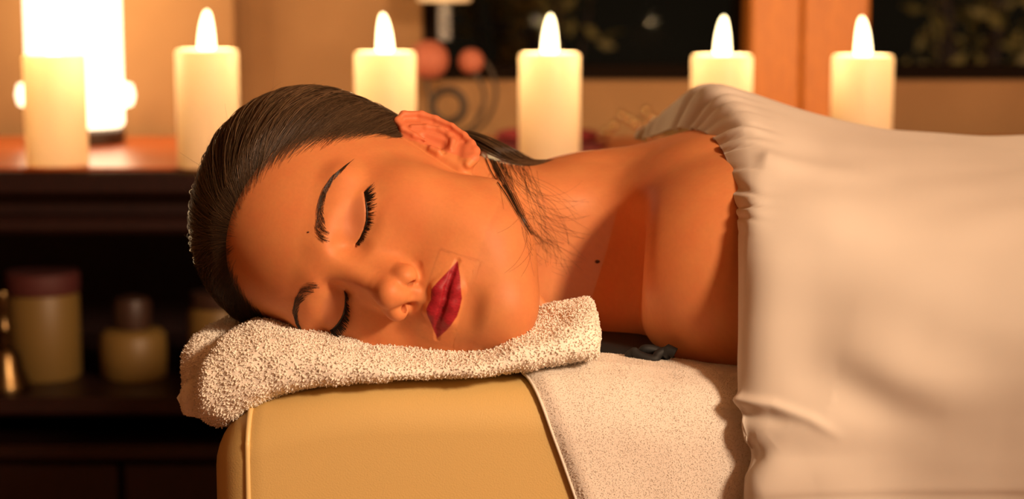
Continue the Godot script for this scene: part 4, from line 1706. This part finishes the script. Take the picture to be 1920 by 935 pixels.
func make_jars() -> void:
	var shelf := 0.534
	var set_on := func(px: float, z: float) -> Vector3:
		var dd := (EYE.z - z)
		return Vector3((px - 960.0) * TANPX * (dd * 0.9903 + 0.465 * 0.1392), shelf, z)
	var a := thing("storage_jar", "tall amber jar with a dark red lid on the shelf", "jar", set_on.call(86, -1.03))
	put("glass", lathe([Vector2(0, 0), Vector2(0.040, 0), Vector2(0.043, 0.004), Vector2(0.043, 0.098), Vector2(0.040, 0.104), Vector2(0, 0.104)], 40), mats.amber, a)
	put("lid", lathe([Vector2(0, 0.104), Vector2(0.043, 0.104), Vector2(0.044, 0.107), Vector2(0.044, 0.126), Vector2(0.042, 0.129), Vector2(0, 0.129)], 40), mats.lid_red, a)
	var b := thing("stoppered_jar", "squat amber jar with a narrow dark stopper on the shelf", "jar", set_on.call(252, -1.03))
	put("glass", lathe([Vector2(0, 0), Vector2(0.036, 0), Vector2(0.039, 0.004), Vector2(0.040, 0.030), Vector2(0.039, 0.052), Vector2(0.034, 0.058), Vector2(0.022, 0.060), Vector2(0, 0.060)], 40), mats.amber, b)
	put("stopper", lathe([Vector2(0, 0.060), Vector2(0.021, 0.060), Vector2(0.022, 0.064), Vector2(0.023, 0.088), Vector2(0.020, 0.096), Vector2(0.008, 0.100), Vector2(0, 0.100)], 32), mats.dark_wood, b)
	var c := thing("cream_jar", "plain pale jar on the shelf half hidden by the hair", "jar", set_on.call(410, -1.03))
	put("glass", lathe([Vector2(0, 0), Vector2(0.033, 0), Vector2(0.035, 0.004), Vector2(0.035, 0.080), Vector2(0.031, 0.086), Vector2(0, 0.086)], 40), mats.amber, c)
	put("lid", lathe([Vector2(0, 0.086), Vector2(0.031, 0.086), Vector2(0.032, 0.089), Vector2(0.032, 0.104), Vector2(0, 0.106)], 32), mats.dark_wood, c)
	var d := thing("hand_bell", "small dark brass hand bell standing on the shelf edge", "bell", set_on.call(12, -0.955))
	put("bell", lathe([Vector2(0.029, 0), Vector2(0.030, 0.003), Vector2(0.027, 0.010), Vector2(0.021, 0.026), Vector2(0.018, 0.042), Vector2(0.012, 0.052), Vector2(0.004, 0.056), Vector2(0, 0.056)], 40), mats.brass, d)
	put("handle", lathe([Vector2(0, 0.055), Vector2(0.004, 0.056), Vector2(0.0045, 0.066), Vector2(0.009, 0.073), Vector2(0.0055, 0.082), Vector2(0.0045, 0.096), Vector2(0.010, 0.106), Vector2(0.007, 0.117), Vector2(0, 0.120)], 28), mats.brass, d)

func make_garden() -> void:
	slab("ground", Vector3(-6, -0.2, -9), Vector3(6, -0.1, -1.56), mats.soil)
	var spots := [[Vector3(0.05, -0.1, -2.9), 1.5, "dim leafy shrub outside the window, behind the ornament"], [Vector3(1.02, -0.1, -2.9), 1.5, "dim leafy shrub outside the right-hand window"]]
	var k := 0
	for s in spots:
		var t := thing("garden_shrub", s[2], "shrub", s[0], "shrubs outside the windows")
		var r := RandomNumberGenerator.new()
		r.seed = 300 + k
		var wood := Builder.new()
		var leaf := Builder.new()
		var h: float = s[1]
		for i in 16:
			var an := r.randf() * TAU
			var reach := r.randf_range(0.04, 0.22)
			var top := h * r.randf_range(0.45, 1.0)
			var p0 := Vector3(0, 0, 0)
			var pts := spline_pts([p0, Vector3(cos(an) * reach * 0.2, top * 0.4, sin(an) * reach * 0.2), Vector3(cos(an) * reach * 0.6, top * 0.75, sin(an) * reach * 0.6), Vector3(cos(an) * reach, top, sin(an) * reach)], 12)
			wood.tube(pts, 0.012, 0.002, 5)
			for q in range(4, 12):
				for e in 5:
					var c: Vector3 = pts[q] + Vector3(r.randfn(), r.randfn(), r.randfn()) * 0.04
					var dir := Vector3(r.randfn(), r.randfn() + 0.3, r.randfn()).normalized()
					var side := dir.cross(Vector3(r.randfn(), r.randfn(), r.randfn())).normalized()
					var n := side.cross(dir)
					var ln := r.randf_range(0.04, 0.075)
					var wd := ln * 0.22
					var i0 := leaf.vert(c, n)
					var i1 := leaf.vert(c + dir * ln * 0.5 + side * wd + n * 0.004, n)
					var i2 := leaf.vert(c + dir * ln, n)
					var i3 := leaf.vert(c + dir * ln * 0.5 - side * wd + n * 0.004, n)
					leaf.tri(i0, i1, i2)
					leaf.tri(i0, i2, i3)
		put("branches", wood.mesh(), mats.dark_wood, t)
		var fo := put("foliage", leaf.mesh(), mats.leaf, t)
		fo.set_meta("kind", "stuff")
		k += 1
